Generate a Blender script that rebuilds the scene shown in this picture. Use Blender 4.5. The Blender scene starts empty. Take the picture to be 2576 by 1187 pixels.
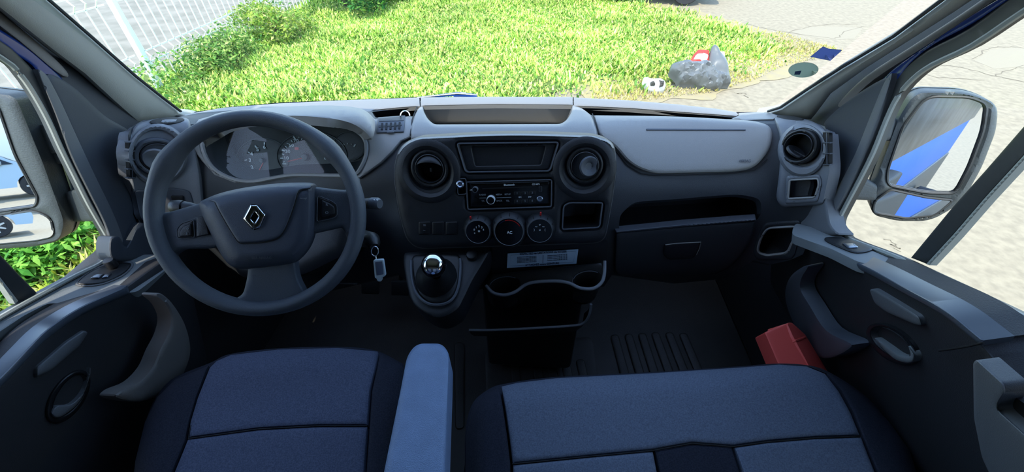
import bpy, bmesh, math, random
import numpy as np
from mathutils import Vector, Matrix
from mathutils.bvhtree import BVHTree
from mathutils.geometry import delaunay_2d_cdt
random.seed(4); rng = np.random.default_rng(7)
scene = bpy.context.scene
COL = scene.collection
PI = math.pi
# ---------------------------------------------------------------- camera, sky, sun, exposure
F = 1000.0; PITCH = math.radians(42); YAW = math.radians(3.4); CAM = Vector((0, 0, 1.35))
cam_data = bpy.data.cameras.new('camera'); cam = bpy.data.objects.new('camera', cam_data); COL.objects.link(cam)
cam.location = CAM; cam.rotation_euler = (PI/2-PITCH, 0, YAW)
cam_data.sensor_width = 36; cam_data.lens = F/2576*36; cam_data.clip_start = .01; cam_data.clip_end = 500
scene.camera = cam
world = bpy.data.worlds.new('sky'); scene.world = world; world.use_nodes = True
wn = world.node_tree.nodes; wl = world.node_tree.links
sky = wn.new('ShaderNodeTexSky'); sky.sky_type = 'NISHITA'; sky.sun_disc = False
sky.sun_elevation = math.radians(58); sky.sun_rotation = math.radians(200); sky.air_density = 1.0; sky.dust_density = .6
bg = wn['Background']; bg.inputs['Strength'].default_value = 0.52
wl.new(sky.outputs['Color'], bg.inputs['Color'])
sun_d = bpy.data.lights.new('sun', 'SUN'); sun = bpy.data.objects.new('sun', sun_d); COL.objects.link(sun)
sun_d.energy = 4.2; sun_d.angle = math.radians(.6); sun_d.color = (1, .95, .86)
sun.rotation_euler = Vector((-.20, -.58, 1)).to_track_quat('Z', 'Y').to_euler()
scene.view_settings.view_transform = 'Standard'; scene.view_settings.look = 'None'
scene.view_settings.gamma = 1; scene.view_settings.use_curve_mapping = False
scene.view_settings.exposure = 0.62
# ---------------------------------------------------------------- helpers
def ray(px, py):
    u = (px-1288)/F; v = (py-593.5)/F
    a = math.cos(PITCH)-math.sin(PITCH)*v; c = -math.sin(PITCH)-math.cos(PITCH)*v
    return Vector((u*math.cos(YAW)-a*math.sin(YAW), u*math.sin(YAW)+a*math.cos(YAW), c))
def RX(px, py, X): d = ray(px, py); return CAM+d*((X-CAM.x)/d.x)
def RY(px, py, Y): d = ray(px, py); return CAM+d*((Y-CAM.y)/d.y)
def RZ(px, py, Z): d = ray(px, py); return CAM+d*((Z-CAM.z)/d.z)
def RT(px, py, t): return CAM+ray(px, py)*t
def s2l(c):
    return tuple(((x/255)/12.92 if x/255 <= .04045 else (((x/255)+.055)/1.055)**2.4) for x in c)+(1,)
class Plane:
    def __init__(s, p, n): s.p = Vector(p); s.n = Vector(n).normalized()
    def hit(s, px, py):
        d = ray(px, py); t = (s.p-CAM).dot(s.n)/d.dot(s.n)
        n = s.n if s.n.dot(d) < 0 else -s.n
        return CAM+d*t, n
def P3(a, b, c):
    a, b, c = Vector(a), Vector(b), Vector(c); return Plane(a, (b-a).cross(c-a))
def catmull(pts, n, closed=False):
    pts = [Vector(p) for p in pts]; out = []; m = len(pts)
    segs = m if closed else m-1
    for i in range(segs):
        g = (lambda k: pts[k % m]) if closed else (lambda k: pts[min(max(k, 0), m-1)])
        a, b, c, d = g(i-1), g(i), g(i+1), g(i+2)
        for j in range(n):
            t = j/n
            out.append(.5*((2*b)+(c-a)*t+(2*a-5*b+4*c-d)*t*t+(3*b-a-3*c+d)*t**3))
    if not closed: out.append(pts[-1])
    return out
def rnd(pts, r=10, n=5):                          # polygon with rounded corners (2-D)
    out = []; m = len(pts)
    for i in range(m):
        p = Vector(pts[i][:2]); a = Vector(pts[i-1][:2]); b = Vector(pts[(i+1) % m][:2])
        rr = pts[i][2] if len(pts[i]) > 2 else r
        la, lb = (a-p).length, (b-p).length
        q = min(rr, la*.48, lb*.48)
        s, e = p+(a-p)*(q/la), p+(b-p)*(q/lb)
        for k in range(n+1):
            t = k/n; out.append((s*(1-t)**2+p*2*t*(1-t)+e*t*t))
    return out
def sm(pts, n=5): return catmull([Vector(p) for p in pts], n, True)
def ell(cx, cy, rx, ry, n=40, rot=0):
    return [Vector((cx+rx*math.cos(a)*math.cos(rot)-ry*math.sin(a)*math.sin(rot), cy+rx*math.cos(a)*math.sin(rot)+ry*math.sin(a)*math.cos(rot))) for a in [2*PI*i/n for i in range(n)]]
def inpoly(P, poly):
    x, y = P[:, 0], P[:, 1]; r = np.zeros(len(P), bool); q = np.array([(p[0], p[1]) for p in poly]); m = len(q)
    for i in range(m):
        x1, y1 = q[i]; x2, y2 = q[(i+1) % m]
        if y1 == y2: continue
        c = ((y1 > y) != (y2 > y)) & (x < (x2-x1)*(y-y1)/(y2-y1)+x1); r ^= c
    return r
def dist(P, poly):
    q = np.array([(p[0], p[1]) for p in poly]); best = np.full(len(P), 1e9)
    for i in range(len(q)):
        a = q[i]; b = q[(i+1) % len(q)]; ab = b-a; L = max((ab**2).sum(), 1e-9)
        t = np.clip(((P-a)@ab)/L, 0, 1); dd = np.hypot(*(P-(a+t[:, None]*ab)).T); best = np.minimum(best, dd)
    return best
class Loft:                                       # smooth surface through rows of 3-D points
    def __init__(s, rows, nu=60, nv=6, ext=True):
        if ext:
            rows = [[r[0]+(r[0]-r[1])*.6]+list(r)+[r[-1]+(r[-1]-r[-2])*.6] for r in rows]
            rows = [[a+(a-b)*.8 for a, b in zip(rows[0], rows[1])]]+rows+[[a+(a-b)*.5 for a, b in zip(rows[-1], rows[-2])]]
        R = []
        for r in rows:
            c = catmull(r, 12); L = [0]
            for i in range(1, len(c)): L.append(L[-1]+(c[i]-c[i-1]).length)
            o = []; k = 0
            for i in range(nu+1):
                t = L[-1]*i/nu
                while k < len(L)-2 and L[k+1] < t: k += 1
                f = (t-L[k])/max(L[k+1]-L[k], 1e-9); o.append(c[k].lerp(c[k+1], min(f, 1)))
            R.append(o)
        cols = [catmull([r[i] for r in R], nv) for i in range(nu+1)]
        s.grid = cols; m = len(cols[0]); s.verts = [v for c in cols for v in c]
        s.faces = [(i*m+j, (i+1)*m+j, (i+1)*m+j+1, i*m+j+1) for i in range(nu) for j in range(m-1)]
        s.bvh = BVHTree.FromPolygons(s.verts, s.faces)
    def hit(s, px, py):
        d = ray(px, py); L = d.length
        p, n, i, t = s.bvh.ray_cast(CAM, d/L)
        if p is None:
            q, n, i, t = s.bvh.find_nearest(CAM+d*.95)
            tt = (q-CAM).dot(d)/d.dot(d); p = CAM+d*tt
        if n.dot(d) > 0: n = -n
        return p, n
class Dome:
    def __init__(s, base, outline, r, h): s.b = base; s.o = outline; s.r = r; s.h = h
    def hit(s, px, py):
        p, n = s.b.hit(px, py); P = np.array([[px, py]])
        d = dist(P, s.o)[0] if inpoly(P, s.o)[0] else 0
        k = min(d/s.r, 1); g = math.sqrt(max(0, 1-(1-k)**2))
        return p+(CAM-p).normalized()*(s.h*g), n
MATS = {}
def mat(name, rgb, rough=.5, metal=0, bump=0, scale=400, emit=0, coat=0, vary=0, vscale=6, spec=.5, rgb2=None):
    m = bpy.data.materials.new(name); m.use_nodes = True; nt = m.node_tree; b = nt.nodes['Principled BSDF']
    c = s2l(rgb) if max(rgb) > 1 else tuple(rgb)+(1,)
    b.inputs['Base Color'].default_value = c; b.inputs['Roughness'].default_value = rough; b.inputs['Metallic'].default_value = metal
    b.inputs['Specular IOR Level'].default_value = spec; b.inputs['Coat Weight'].default_value = coat
    tc = nt.nodes.new('ShaderNodeTexCoord')
    if vary or rgb2:
        n = nt.nodes.new('ShaderNodeTexNoise'); n.inputs['Scale'].default_value = vscale; n.inputs['Detail'].default_value = 5
        nt.links.new(tc.outputs['Object'], n.inputs['Vector'])
        r = nt.nodes.new('ShaderNodeValToRGB'); nt.links.new(n.outputs['Fac'], r.inputs['Fac'])
        c2 = (s2l(rgb2) if rgb2 else tuple(x*(1-vary) for x in c[:3])+(1,))
        r.color_ramp.elements[0].position = .35; r.color_ramp.elements[1].position = .65
        r.color_ramp.elements[0].color = c2; r.color_ramp.elements[1].color = c
        nt.links.new(r.outputs['Color'], b.inputs['Base Color'])
    if bump:
        n = nt.nodes.new('ShaderNodeTexNoise'); n.inputs['Scale'].default_value = scale; n.inputs['Detail'].default_value = 3
        nt.links.new(tc.outputs['Object'], n.inputs['Vector'])
        k = nt.nodes.new('ShaderNodeBump'); k.inputs['Strength'].default_value = bump; k.inputs['Distance'].default_value = .002
        nt.links.new(n.outputs['Fac'], k.inputs['Height']); nt.links.new(k.outputs['Normal'], b.inputs['Normal'])
    if emit:
        b.inputs['Emission Color'].default_value = c; b.inputs['Emission Strength'].default_value = emit
    MATS[name] = m; return m
def glassmat(name, tint=(1, 1, 1), k=1.0):
    m = bpy.data.materials.new(name); m.use_nodes = True; nt = m.node_tree; nt.nodes.clear()
    o = nt.nodes.new('ShaderNodeOutputMaterial'); t = nt.nodes.new('ShaderNodeBsdfTransparent'); g = nt.nodes.new('ShaderNodeBsdfGlossy')
    f = nt.nodes.new('ShaderNodeLayerWeight'); f.inputs['Blend'].default_value = .5; mx = nt.nodes.new('ShaderNodeMixShader')
    pw = nt.nodes.new('ShaderNodeMath'); pw.operation = 'POWER'; pw.inputs[1].default_value = 5; mu = nt.nodes.new('ShaderNodeMath'); mu.operation = 'MULTIPLY_ADD'; mu.inputs[2].default_value = .03*k
    mu.inputs[1].default_value = .6*k; g.inputs['Roughness'].default_value = .03; nt.links.new(f.outputs['Facing'], pw.inputs[0])
    t.inputs['Color'].default_value = tuple(tint)+(1,)
    nt.links.new(pw.outputs[0], mu.inputs[0]); nt.links.new(mu.outputs[0], mx.inputs[0]); nt.links.new(t.outputs[0], mx.inputs[1]); nt.links.new(g.outputs[0], mx.inputs[2]); nt.links.new(mx.outputs[0], o.inputs[0])
    MATS[name] = m; return m
def translucent(name, rgb):
    m = bpy.data.materials.new(name); m.use_nodes = True; nt = m.node_tree; t = nt.nodes.new('ShaderNodeBsdfTranslucent'); t.inputs['Color'].default_value = s2l(rgb)
    mx = nt.nodes.new('ShaderNodeMixShader'); mx.inputs[0].default_value = .75; b = nt.nodes['Principled BSDF']; b.inputs['Base Color'].default_value = s2l(rgb)
    nt.links.new(b.outputs[0], mx.inputs[1]); nt.links.new(t.outputs[0], mx.inputs[2]); nt.links.new(mx.outputs[0], nt.nodes['Material Output'].inputs[0]); MATS[name] = m
def fabric(name, rgb, rgb2):
    m = mat(name, rgb, .92, 0, .35, 900, rgb2=rgb2, vscale=420, spec=.2); return m
def M(n): return MATS[n]
def tag(o, label=None, cat=None, group=None, kind=None):
    if label: o['label'] = label
    if cat: o['category'] = cat
    if group: o['group'] = group
    if kind: o['kind'] = kind
    return o
def link(name, me, m, parent=None):
    if m is not None and not me.materials: me.materials.append(M(m) if isinstance(m, str) else m)
    o = bpy.data.objects.new(name, me); COL.objects.link(o)
    if parent is not None: o.parent = parent; o.matrix_parent_inverse = parent_inv(parent)
    return o
def parent_inv(p):
    w = Matrix.Translation(p.location) @ p.rotation_euler.to_matrix().to_4x4()
    if p.parent is not None: w = (Matrix.Translation(p.parent.location) @ p.parent.rotation_euler.to_matrix().to_4x4()) if p.location.length == 0 else w
    return w.inverted() if p.type == 'EMPTY' else Matrix.Identity(4)
def empty(name, loc, label=None, cat=None, group=None, kind=None):
    o = bpy.data.objects.new(name, None); o.empty_display_size = .05; o.location = loc; COL.objects.link(o)
    return tag(o, label, cat, group, kind)
def mesh(name, verts, faces, m, parent=None, smooth=35):
    me = bpy.data.meshes.new(name); me.from_pydata([tuple(v) for v in verts], [], faces); me.validate()
    bm = bmesh.new(); bm.from_mesh(me); bmesh.ops.remove_doubles(bm, verts=bm.verts, dist=1e-6)
    if not smooth == 'keep': bmesh.ops.recalc_face_normals(bm, faces=bm.faces)
    bm.to_mesh(me); bm.free()
    if smooth:
        for p in me.polygons: p.use_smooth = True
        me.set_sharp_from_angle(angle=math.radians(35 if smooth == 'keep' else smooth))
    return link(name, me, m, parent)
def basis(n, up=(0, 0, 1)):
    n = Vector(n).normalized(); u = Vector(up).cross(n)
    if u.length < 1e-4: u = Vector((1, 0, 0))
    u.normalize(); v = n.cross(u); return u, v, n
def lathe(name, prof, c, n, m, parent=None, seg=32, arc=None, smooth=35):
    u, v, w = basis(n); c = Vector(c); V = []; Fc = []; k = len(prof)
    for i in range(seg):
        a = 2*PI*i/seg
        for r, h in prof: V.append(c+(u*math.cos(a)+v*math.sin(a))*r+w*h)
    for i in range(seg):
        j = (i+1) % seg
        for q in range(k-1): Fc.append((i*k+q, j*k+q, j*k+q+1, i*k+q+1))
    return mesh(name, V, Fc, m, parent, smooth)
def tube(name, pts, r, m, parent=None, closed=False, seg=8, flat=1.0, up=(0, 0, 1)):
    pts = [Vector(p) for p in pts]; N = len(pts); V = []; Fc = []
    for i, p in enumerate(pts):
        a = pts[(i-1) % N] if closed or i else p; b = pts[(i+1) % N] if closed or i < N-1 else p
        t = (b-a); t = t.normalized() if t.length > 1e-9 else Vector((0, 1, 0))
        u = Vector(up).cross(t); u = u.normalized() if u.length > 1e-3 else Vector((1, 0, 0)); v = t.cross(u)
        rr = r[i] if isinstance(r, (list, tuple)) else r
        for k in range(seg):
            g = 2*PI*k/seg; V.append(p+u*math.cos(g)*rr+v*math.sin(g)*rr*flat)
    for i in range(N if closed else N-1):
        j = (i+1) % N
        for k in range(seg): l = (k+1) % seg; Fc.append((i*seg+k, i*seg+l, j*seg+l, j*seg+k))
    if not closed: Fc += [tuple(range(seg))[::-1], tuple((N-1)*seg+k for k in range(seg))]
    return mesh(name, V, Fc, m, parent, 50)
def box(name, c, s, m, parent=None, bev=.002, rot=None, seg=2):
    bm = bmesh.new(); bmesh.ops.create_cube(bm, size=1)
    for v in bm.verts: v.co = Vector((v.co.x*s[0], v.co.y*s[1], v.co.z*s[2]))
    if bev: bmesh.ops.bevel(bm, geom=bm.edges[:], offset=bev, segments=seg, affect='EDGES', profile=.5)
    R = rot if rot is not None else Matrix.Identity(3)
    for v in bm.verts: v.co = (R @ v.co)+Vector(c)
    me = bpy.data.meshes.new(name); bm.to_mesh(me); bm.free()
    for p in me.polygons: p.use_smooth = True
    me.set_sharp_from_angle(angle=math.radians(40)); return link(name, me, m, parent)
def conform(name, outline, surf, m, parent=None, off=.004, rise=None, edge=6, thick=.012, holes=(), step=14, label=None, down=None):
    """a panel whose outline is looked up on a surface: rounded edge, side wall, real thickness"""
    def dens(L):
        o = []; k = len(L); mx = max(step*.7, 3)
        for i in range(k):
            a, b = L[i], L[(i+1) % k]; l = (b-a).length
            if l < .05: continue
            m_ = max(1, int(math.ceil(l/mx))); o += [a.lerp(b, j/m_) for j in range(m_)]
        return o
    outline = dens([Vector((p[0], p[1])) for p in outline]); holes = [dens([Vector((p[0], p[1])) for p in h]) for h in holes]
    if rise is None: rise = min(off, .004)
    loops = [outline]+holes; pts = []; edges = []
    for L in loops:
        b = len(pts); pts += [Vector(p) for p in L]; edges += [(b+i, b+(i+1) % len(L)) for i in range(len(L))]
    nb = len(pts); xs = [p.x for p in outline]; ys = [p.y for p in outline]
    gx, gy = np.meshgrid(np.arange(min(xs), max(xs), step), np.arange(min(ys), max(ys), step)); gy = gy+.3*rng.random(gy.shape); C = np.stack([gx.ravel(), gy.ravel()], 1)
    rings = []
    for L in loops:
        m_ = len(L); ar = sum(L[i].x*L[(i+1) % m_].y-L[(i+1) % m_].x*L[i].y for i in range(m_)); sg = 1 if ar > 0 else -1
        if L is not outline: sg = -sg
        for i in range(m_):
            t = (L[(i+1) % m_]-L[i-1]); 
            if t.length < 1e-6: continue
            t.normalize(); nn = Vector((-t.y, t.x))*sg
            for e in (.15, .5, 1.0): q = L[i]+nn*edge*e; rings.append((q.x, q.y, e*edge))
    def dmin(P):
        d = dist(P, outline)
        for h in holes: d = np.minimum(d, dist(P, h))
        return d
    def inside(P):
        k = inpoly(P, outline)
        for h in holes: k &= ~inpoly(P, h)
        return k
    C = C[inside(C)]; 
    if len(C): C = C[dmin(C) > edge*1.15]
    if rings:
        Rg = np.array(rings); k = inside(Rg[:, :2]); Rg = Rg[k]
        if len(Rg): Rg = Rg[dmin(Rg[:, :2]) > Rg[:, 2]*.9]; Rg = Rg[:, :2]
    else: Rg = np.zeros((0, 2))
    allp = pts+[Vector((float(a), float(b))) for a, b in (np.vstack([C, Rg]) if len(Rg) else C)]
    V2, E2, F2, ov, oe, of = delaunay_2d_cdt(allp, edges, [], 0, .01)
    P = np.array([(v.x, v.y) for v in V2]); D = dmin(P); D[[i for i, o in enumerate(ov) if any(k < nb for k in o)]] = 0
    cen = np.array([P[list(f)].mean(0) for f in F2]); keep = inside(cen)
    V = []; N = []
    for (x, y), d in zip(P, D):
        p, n = surf.hit(x, y); k = min(d/edge, 1); g = math.sqrt(max(0, 1-(1-k)**2))
        h = off-rise*(1-g); V.append(p+(CAM-p).normalized()*h); N.append(n)
    Fc = []; cnt = {}
    for f, k in zip(F2, keep):
        if not k: continue
        a, b, c = [Vector((P[i][0], P[i][1])) for i in f[:3]]
        f = list(f); 
        if (b-a).cross(c-a) > 0: f = f[::-1]
        Fc.append(tuple(f))
        for i in range(len(f)): e = (f[i], f[(i+1) % len(f)]); cnt[e] = 1
    bottom = {}
    dn = Vector(down) if down is not None else None
    for (a, b) in list(cnt):
        if (b, a) in cnt: continue
        for q in (a, b):
            if q not in bottom: bottom[q] = len(V); V.append(V[q]+(dn*thick if dn is not None else -N[q]*thick))
        Fc.append((b, a, bottom[a], bottom[b]))
    used = sorted({i for f in Fc for i in f}); mp = {o: i for i, o in enumerate(used)}
    o = mesh(name, [V[i] for i in used], [tuple(mp[i] for i in f) for f in Fc], m, parent, 'keep')
    if label: o['label'] = label
    return o
def liner(name, outline, surf, m, parent=None, depth=.06, dirn=None, shrink=.9, off=0, label=None, shift=(0, 0)):
    """pocket: side walls going in from an outline on a surface, and a back"""
    o2 = [Vector((p[0], p[1])) for p in outline]; c = sum(o2, Vector((0, 0)))/len(o2); k = len(o2)
    A = []; B = []
    cp, cn = surf.hit(c.x, c.y); d = Vector(dirn) if dirn is not None else -cn
    for p in o2:
        q, n = surf.hit(p.x, p.y); A.append(q+n*off); e = cp+(q-cp)*shrink; B.append(e+d*depth)
    V = A+B; Fc = [(i, (i+1) % k, k+(i+1) % k, k+i) for i in range(k)]+[tuple(range(k, 2*k))]
    me = mesh(name, V, Fc, m, parent, 35)
    if label: me['label'] = label
    return me
def rim(name, outline, surf, r, m, parent=None, off=0, seg=6, closed=True):
    P = []
    for p in outline: q, n = surf.hit(p[0], p[1]); P.append(q+(CAM-q).normalized()*off)
    return tube(name, P, r, m, parent, closed, seg)
def text(name, s, p, u, v, size, m, parent=None, depth=.0003, align='CENTER', bold=0, sx=1.0):
    cu = bpy.data.curves.new(name, 'FONT'); cu.body = s; cu.size = size; cu.align_x = align; cu.align_y = 'CENTER'; cu.extrude = depth; cu.offset = bold; cu.resolution_u = 3
    o = bpy.data.objects.new(name, cu); COL.objects.link(o)
    dg = bpy.context.evaluated_depsgraph_get(); me = bpy.data.meshes.new_from_object(o.evaluated_get(dg)); bpy.data.objects.remove(o); bpy.data.curves.remove(cu)
    u = Vector(u).normalized(); w = u.cross(Vector(v)).normalized(); v = w.cross(u)
    me.transform(Matrix(((u.x, v.x, w.x, p[0]), (u.y, v.y, w.y, p[1]), (u.z, v.z, w.z, p[2]), (0, 0, 0, 1))) @ Matrix.Diagonal((sx, 1, 1, 1)))
    me.materials.clear(); return link(name, me, m, parent)
def stext(name, s, px, py, surf, hpx, m, parent=None, off=.001, rot=0, sx=1.0, bold=0):
    """flat lettering hpx pixels tall printed on a surface"""
    p, n = surf.hit(px, py); a, _ = surf.hit(px-8, py+8*math.tan(rot)); b, _ = surf.hit(px+8, py-8*math.tan(rot))
    c, _ = surf.hit(px, py-6); u = (b-a).normalized(); v = (c-p); k = v.length/6
    return text(name, s, p+(CAM-p).normalized()*off, u, v, hpx*k*1.35, m, parent, sx=sx, bold=bold)
# ---------------------------------------------------------------- materials
mat('dash_grey', (142, 140, 136), .5, 0, .25, 900)
mat('dash_dark', (46, 49, 53), .48, 0, .3, 900)
mat('stack_dark', (31, 33, 37), .42, 0, .3, 900)
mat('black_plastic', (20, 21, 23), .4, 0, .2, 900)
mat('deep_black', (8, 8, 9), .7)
mat('gloss_black', (10, 10, 12), .12)
mat('pillar_trim', (176, 176, 166), .75, 0, .2, 900)
mat('pod_grey', (76, 80, 87), .5, 0, .25, 900)
mat('wheel_rubber', (70, 76, 84), .5, 0, .4, 1400)
mat('wheel_pad', (56, 62, 74), .45, 0, .3, 1200)
mat('door_dark', (38, 38, 40), .6, 0, .35, 700)
mat('door_grey', (92, 94, 96), .55, 0, .25, 900)
mat('door_taupe', (104, 101, 97), .55, 0, .2, 900)
mat('door_ledge', (112, 116, 116), .5, 0, .25, 900)
mat('blue_paint', (12, 40, 100), .25, 0, coat=.6)
mat('van_blue', (16, 110, 225), .5); mat('pod_light', (112, 115, 120), .5, 0, .25, 900)
mat('seal_rubber', (44, 46, 46), .45)
mat('seal_grey', (140, 142, 134), .6)
mat('slate', (50, 55, 62), .6, 0, .2, 900)
mat('floor_rubber', (46, 44, 40), .55, 0, .4, 300, vary=.25, vscale=9)
mat('chrome', (225, 228, 232), .12, 1)
mat('chrome_soft', (150, 158, 170), .3, 1)
mat('print_white', (215, 220, 222), .6)
mat('print_grey', (120, 126, 132), .6)
mat('print_navy', (25, 38, 70), .6)
mat('label_paper', (170, 195, 215), .6)
mat('needle', (190, 60, 40), .5)
mat('lcd_red', (150, 40, 30), .4, emit=.12)
mat('red_mark', (190, 30, 28), .4)
mat('display_glass', (14, 18, 16), .1)
mat('cluster_face', (24, 26, 26), .6)
mat('red_plastic', (240, 92, 82), .45, 0, .1, 500)
fabric('seat_fabric', (94, 99, 118), (74, 79, 97)); fabric('seat_bolster', (46, 48, 58), (34, 36, 46)); fabric('bench_fabric', (110, 117, 132), (90, 97, 111))
mat('armrest_vinyl', (120, 140, 170), .42, 0, .5, 700, vary=.12, vscale=30)
mat('key_clear', (175, 190, 195), .25); mat('roof_lining', (150, 150, 145), .9)
mat('mirror', (235, 240, 245), .01, 1); mat('mirror_housing', (58, 64, 66), .45, 0, .3, 300)
mat('asphalt', (152, 140, 115), .9, 0, .9, 40, rgb2=(134, 123, 101), vscale=14)
mat('road_far', (136, 130, 116), .9, 0, .5, 40, rgb2=(116, 112, 98), vscale=3)
mat('arm_edge', (74, 80, 88), .32)
mat('soil', (96, 112, 44), .95, 0, .8, 20, rgb2=(60, 84, 26), vscale=6)
mat('verge', (156, 142, 102), .95, 0, .8, 30, rgb2=(146, 134, 108), vscale=6); mat('patch', (147, 136, 113), .9, 0, .9, 60); mat('crack', (112, 102, 84), 1); mat('fence_white', (245, 248, 240), .5); mat('post_white', (240, 246, 240), .45)
mat('bag_black', (96, 99, 98), .45, 0, .3, 60); mat('bag_white', (214, 214, 210), .6); mat('bag_red', (225, 55, 45), .6); mat('hole_dark', (80, 78, 74), .9)
mat('tyre', (40, 40, 42), .8); mat('alloy', (190, 195, 200), .35, .8); mat('car_silver', (150, 165, 175), .3, .3, coat=.5); mat('car_dark', (60, 70, 78), .3, .3, coat=.5); mat('car_white', (225, 228, 230), .35, 0, coat=.5)
mat('car_glass', (20, 28, 32), .06); mat('lamp_glass', (200, 205, 210), .15)
mat('bark', (80, 66, 50), .9); translucent('sticker_grey', (112, 122, 104)); translucent('sticker_blue', (66, 76, 118))
mat('wall_render', (150, 152, 148), .9, rgb2=(96, 100, 98), vscale=1.2); mat('box_grey', (88, 94, 98), .3, 0, .6, 6, rgb2=(40, 46, 50), vscale=5)
glassmat('glass', (.93, .97, .95), .9)
# leaf material, colour comes per blade / leaf
m = bpy.data.materials.new('leaf'); m.use_nodes = True; nt = m.node_tree; b = nt.nodes['Principled BSDF']; at = nt.nodes.new('ShaderNodeAttribute'); at.attribute_name = 'tone'
b.inputs['Roughness'].default_value = .55; b.inputs['Specular IOR Level'].default_value = .3
tr = nt.nodes.new('ShaderNodeBsdfTranslucent'); mx = nt.nodes.new('ShaderNodeMixShader'); mx.inputs[0].default_value = .35
nt.links.new(at.outputs['Color'], b.inputs['Base Color']); nt.links.new(at.outputs['Color'], tr.inputs['Color']); nt.links.new(b.outputs[0], mx.inputs[1]); nt.links.new(tr.outputs[0], mx.inputs[2]); nt.links.new(mx.outputs[0], nt.nodes['Material Output'].inputs[0]); MATS['leaf'] = m

XL, XR, GZ = -.97, .68, -.62
# ---------------------------------------------------------------- outside ground
def poly_ground(name, pts, z, m, **k):
    return tag(mesh(name, [Vector((x, y, z)) for x, y in pts], [tuple(range(len(pts)))], m, None, 0), **k)
g = poly_ground('ground', [(-60, -60), (60, -60), (60, 80), (-60, 80)], GZ-.02, 'asphalt', kind='structure')
poly_ground('ground_road', [(-40, -3.4), (-5.25, -3.4), (-5.25, 3), (-4.86, 22), (-4.86, 40), (-40, 40)], GZ-.012, 'road_far', kind='structure')
gp = [RZ(x, y, GZ) for x, y in [(1475, 258), (1640, 246), (1780, 232), (1862, 205), (1930, 190), (2050, 130), (1990, 100), (1880, 60), (1780, 34), (1690, 16), (1600, -10), (1450, -60)]]
grass_poly = [(p.x, p.y) for p in gp]+[(-1.0, 22), (-4.9, 22), (-5.3, 3), (-5.4, -3.2), (-1.55, -3.2), (-1.5, 3.2)]
inner = []
for i in range(12):
    a, b_ = gp[max(i-1, 0)], gp[min(i+1, 11)]; t = (b_-a).normalized(); nn = Vector((-t.y, t.x, 0)); 
    inner.append(gp[i]+nn*(.55+.25*math.sin(i*2.3)))
soil_poly = [(p.x, p.y) for p in catmull(inner, 4)]+grass_poly[12:]
poly_ground('lawn_soil', soil_poly, GZ-.008, 'soil', kind='structure')
rag = []
for i, p in enumerate(catmull(gp, 6)):
    rag.append((p.x+.06+.06*math.sin(i*1.3), p.y-.08+.07*math.sin(i*.9+1)))
poly_ground('dry_verge', rag+grass_poly[12:14]+[(p.x, p.y) for p in inner[::-1]][:0], GZ-.014, 'verge', kind='structure')
def blades(name, poly, n, hmin, hmax, w, tones, label, dens=None, z=GZ, lean=.7, cat='grass', clump=True):
    P = np.array(poly); lo, hi = P.min(0), P.max(0); pts = np.zeros((0, 2))
    while len(pts) < n:
        c = lo+rng.random((n, 2))*(hi-lo); k = inpoly(c, poly)
        if dens is not None: k &= rng.random(n) < dens(c[:, 0], c[:, 1])
        pts = np.vstack([pts, c[k]])
    pts = pts[:n]; x, y = pts.T
    az = rng.random(n)*2*PI; h = hmin+(hmax-hmin)*rng.random(n)**1.5
    cl = .75+.5*np.sin(x*3.1+np.sin(y*2.3)*2)*np.sin(y*2.7+np.sin(x*1.7)*2); h = h*np.clip(cl, .45, 1.3)
    ln = lean*(.4+rng.random(n)); dx, dy = np.cos(az), np.sin(az); px, py = -dy, dx; ww = w*(.6+.8*rng.random(n))
    V = np.zeros((n, 5, 3))
    for i, (f, wf) in enumerate([(0, 1), (0, -1), (.55, 1), (.55, -1), (1, 0)]):
        out = ln*h*f**1.6
        V[:, i, 0] = x+dx*out+px*ww*wf*.5; V[:, i, 1] = y+dy*out+py*ww*wf*.5; V[:, i, 2] = z+h*f*(1-.25*ln*f)
    me = bpy.data.meshes.new(name); me.vertices.add(5*n); me.vertices.foreach_set('co', V.ravel())
    T = np.array([[0, 1, 3], [0, 3, 2], [2, 3, 4]]); I = (np.arange(n)[:, None, None]*5+T).ravel()
    me.loops.add(len(I)); me.loops.foreach_set('vertex_index', I); me.polygons.add(3*n); me.polygons.foreach_set('loop_start', np.arange(3*n)*3)
    me.update(); tn = np.array(tones); w_ = tn[:, 3]/tn[:, 3].sum()
    patch = .5+.5*np.sin(x*1.9+2*np.sin(y*.9))*np.cos(y*1.6+1.3*np.sin(x*1.2))
    idx = rng.choice(len(tn), n, p=w_); c = np.array([s2l(t[:3])[:3] for t in tn])[idx]*(.75+.5*rng.random((n, 1)))
    c *= (.8+.4*patch)[:, None]
    a = me.color_attributes.new('tone', 'FLOAT_COLOR', 'POINT'); a.data.foreach_set('color', np.repeat(np.hstack([c, np.ones((n, 1))]), 5, 0).ravel())
    me.validate(); return tag(link(name, me, 'leaf'), label, cat, kind='stuff')
def dgrass(x, y):
    d = dist(np.stack([x, y], 1), grass_poly[:12]+grass_poly[10::-1])    # thin towards the asphalt edge
    e = np.clip(d/1.3, .04, 1)**1.3; return e*np.where(y > 3.5, 1, .75)
vis = [(p.x, p.y) for p in gp]+[(-.5, 12.5), (-4.8, 12.5), (-5.0, 3.8), (-1.7, 3.9)]
G1 = [(206, 226, 108, 5), (162, 202, 80, 5), (218, 230, 138, 2.6), (84, 134, 46, 3.2), (218, 206, 134, 1.3)]
blades('lawn_grass', vis, 150000, .05, .14, .022, G1, 'bright green grass filling the verge in front of the windscreen', dgrass)
G2 = [(204, 214, 80, 4), (160, 190, 60, 4), (224, 208, 130, 3), (100, 140, 46, 2)]
blades('side_grass', [(-1.9, -2.5), (-5.3, -2.5), (-5.0, 3.8), (-1.9, 3.9)], 42000, .05, .17, .018, G2, 'yellow green grass and straw outside the driver side window')
G3 = [(226, 208, 140, 4), (206, 190, 110, 3), (170, 178, 80, 2)]
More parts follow.
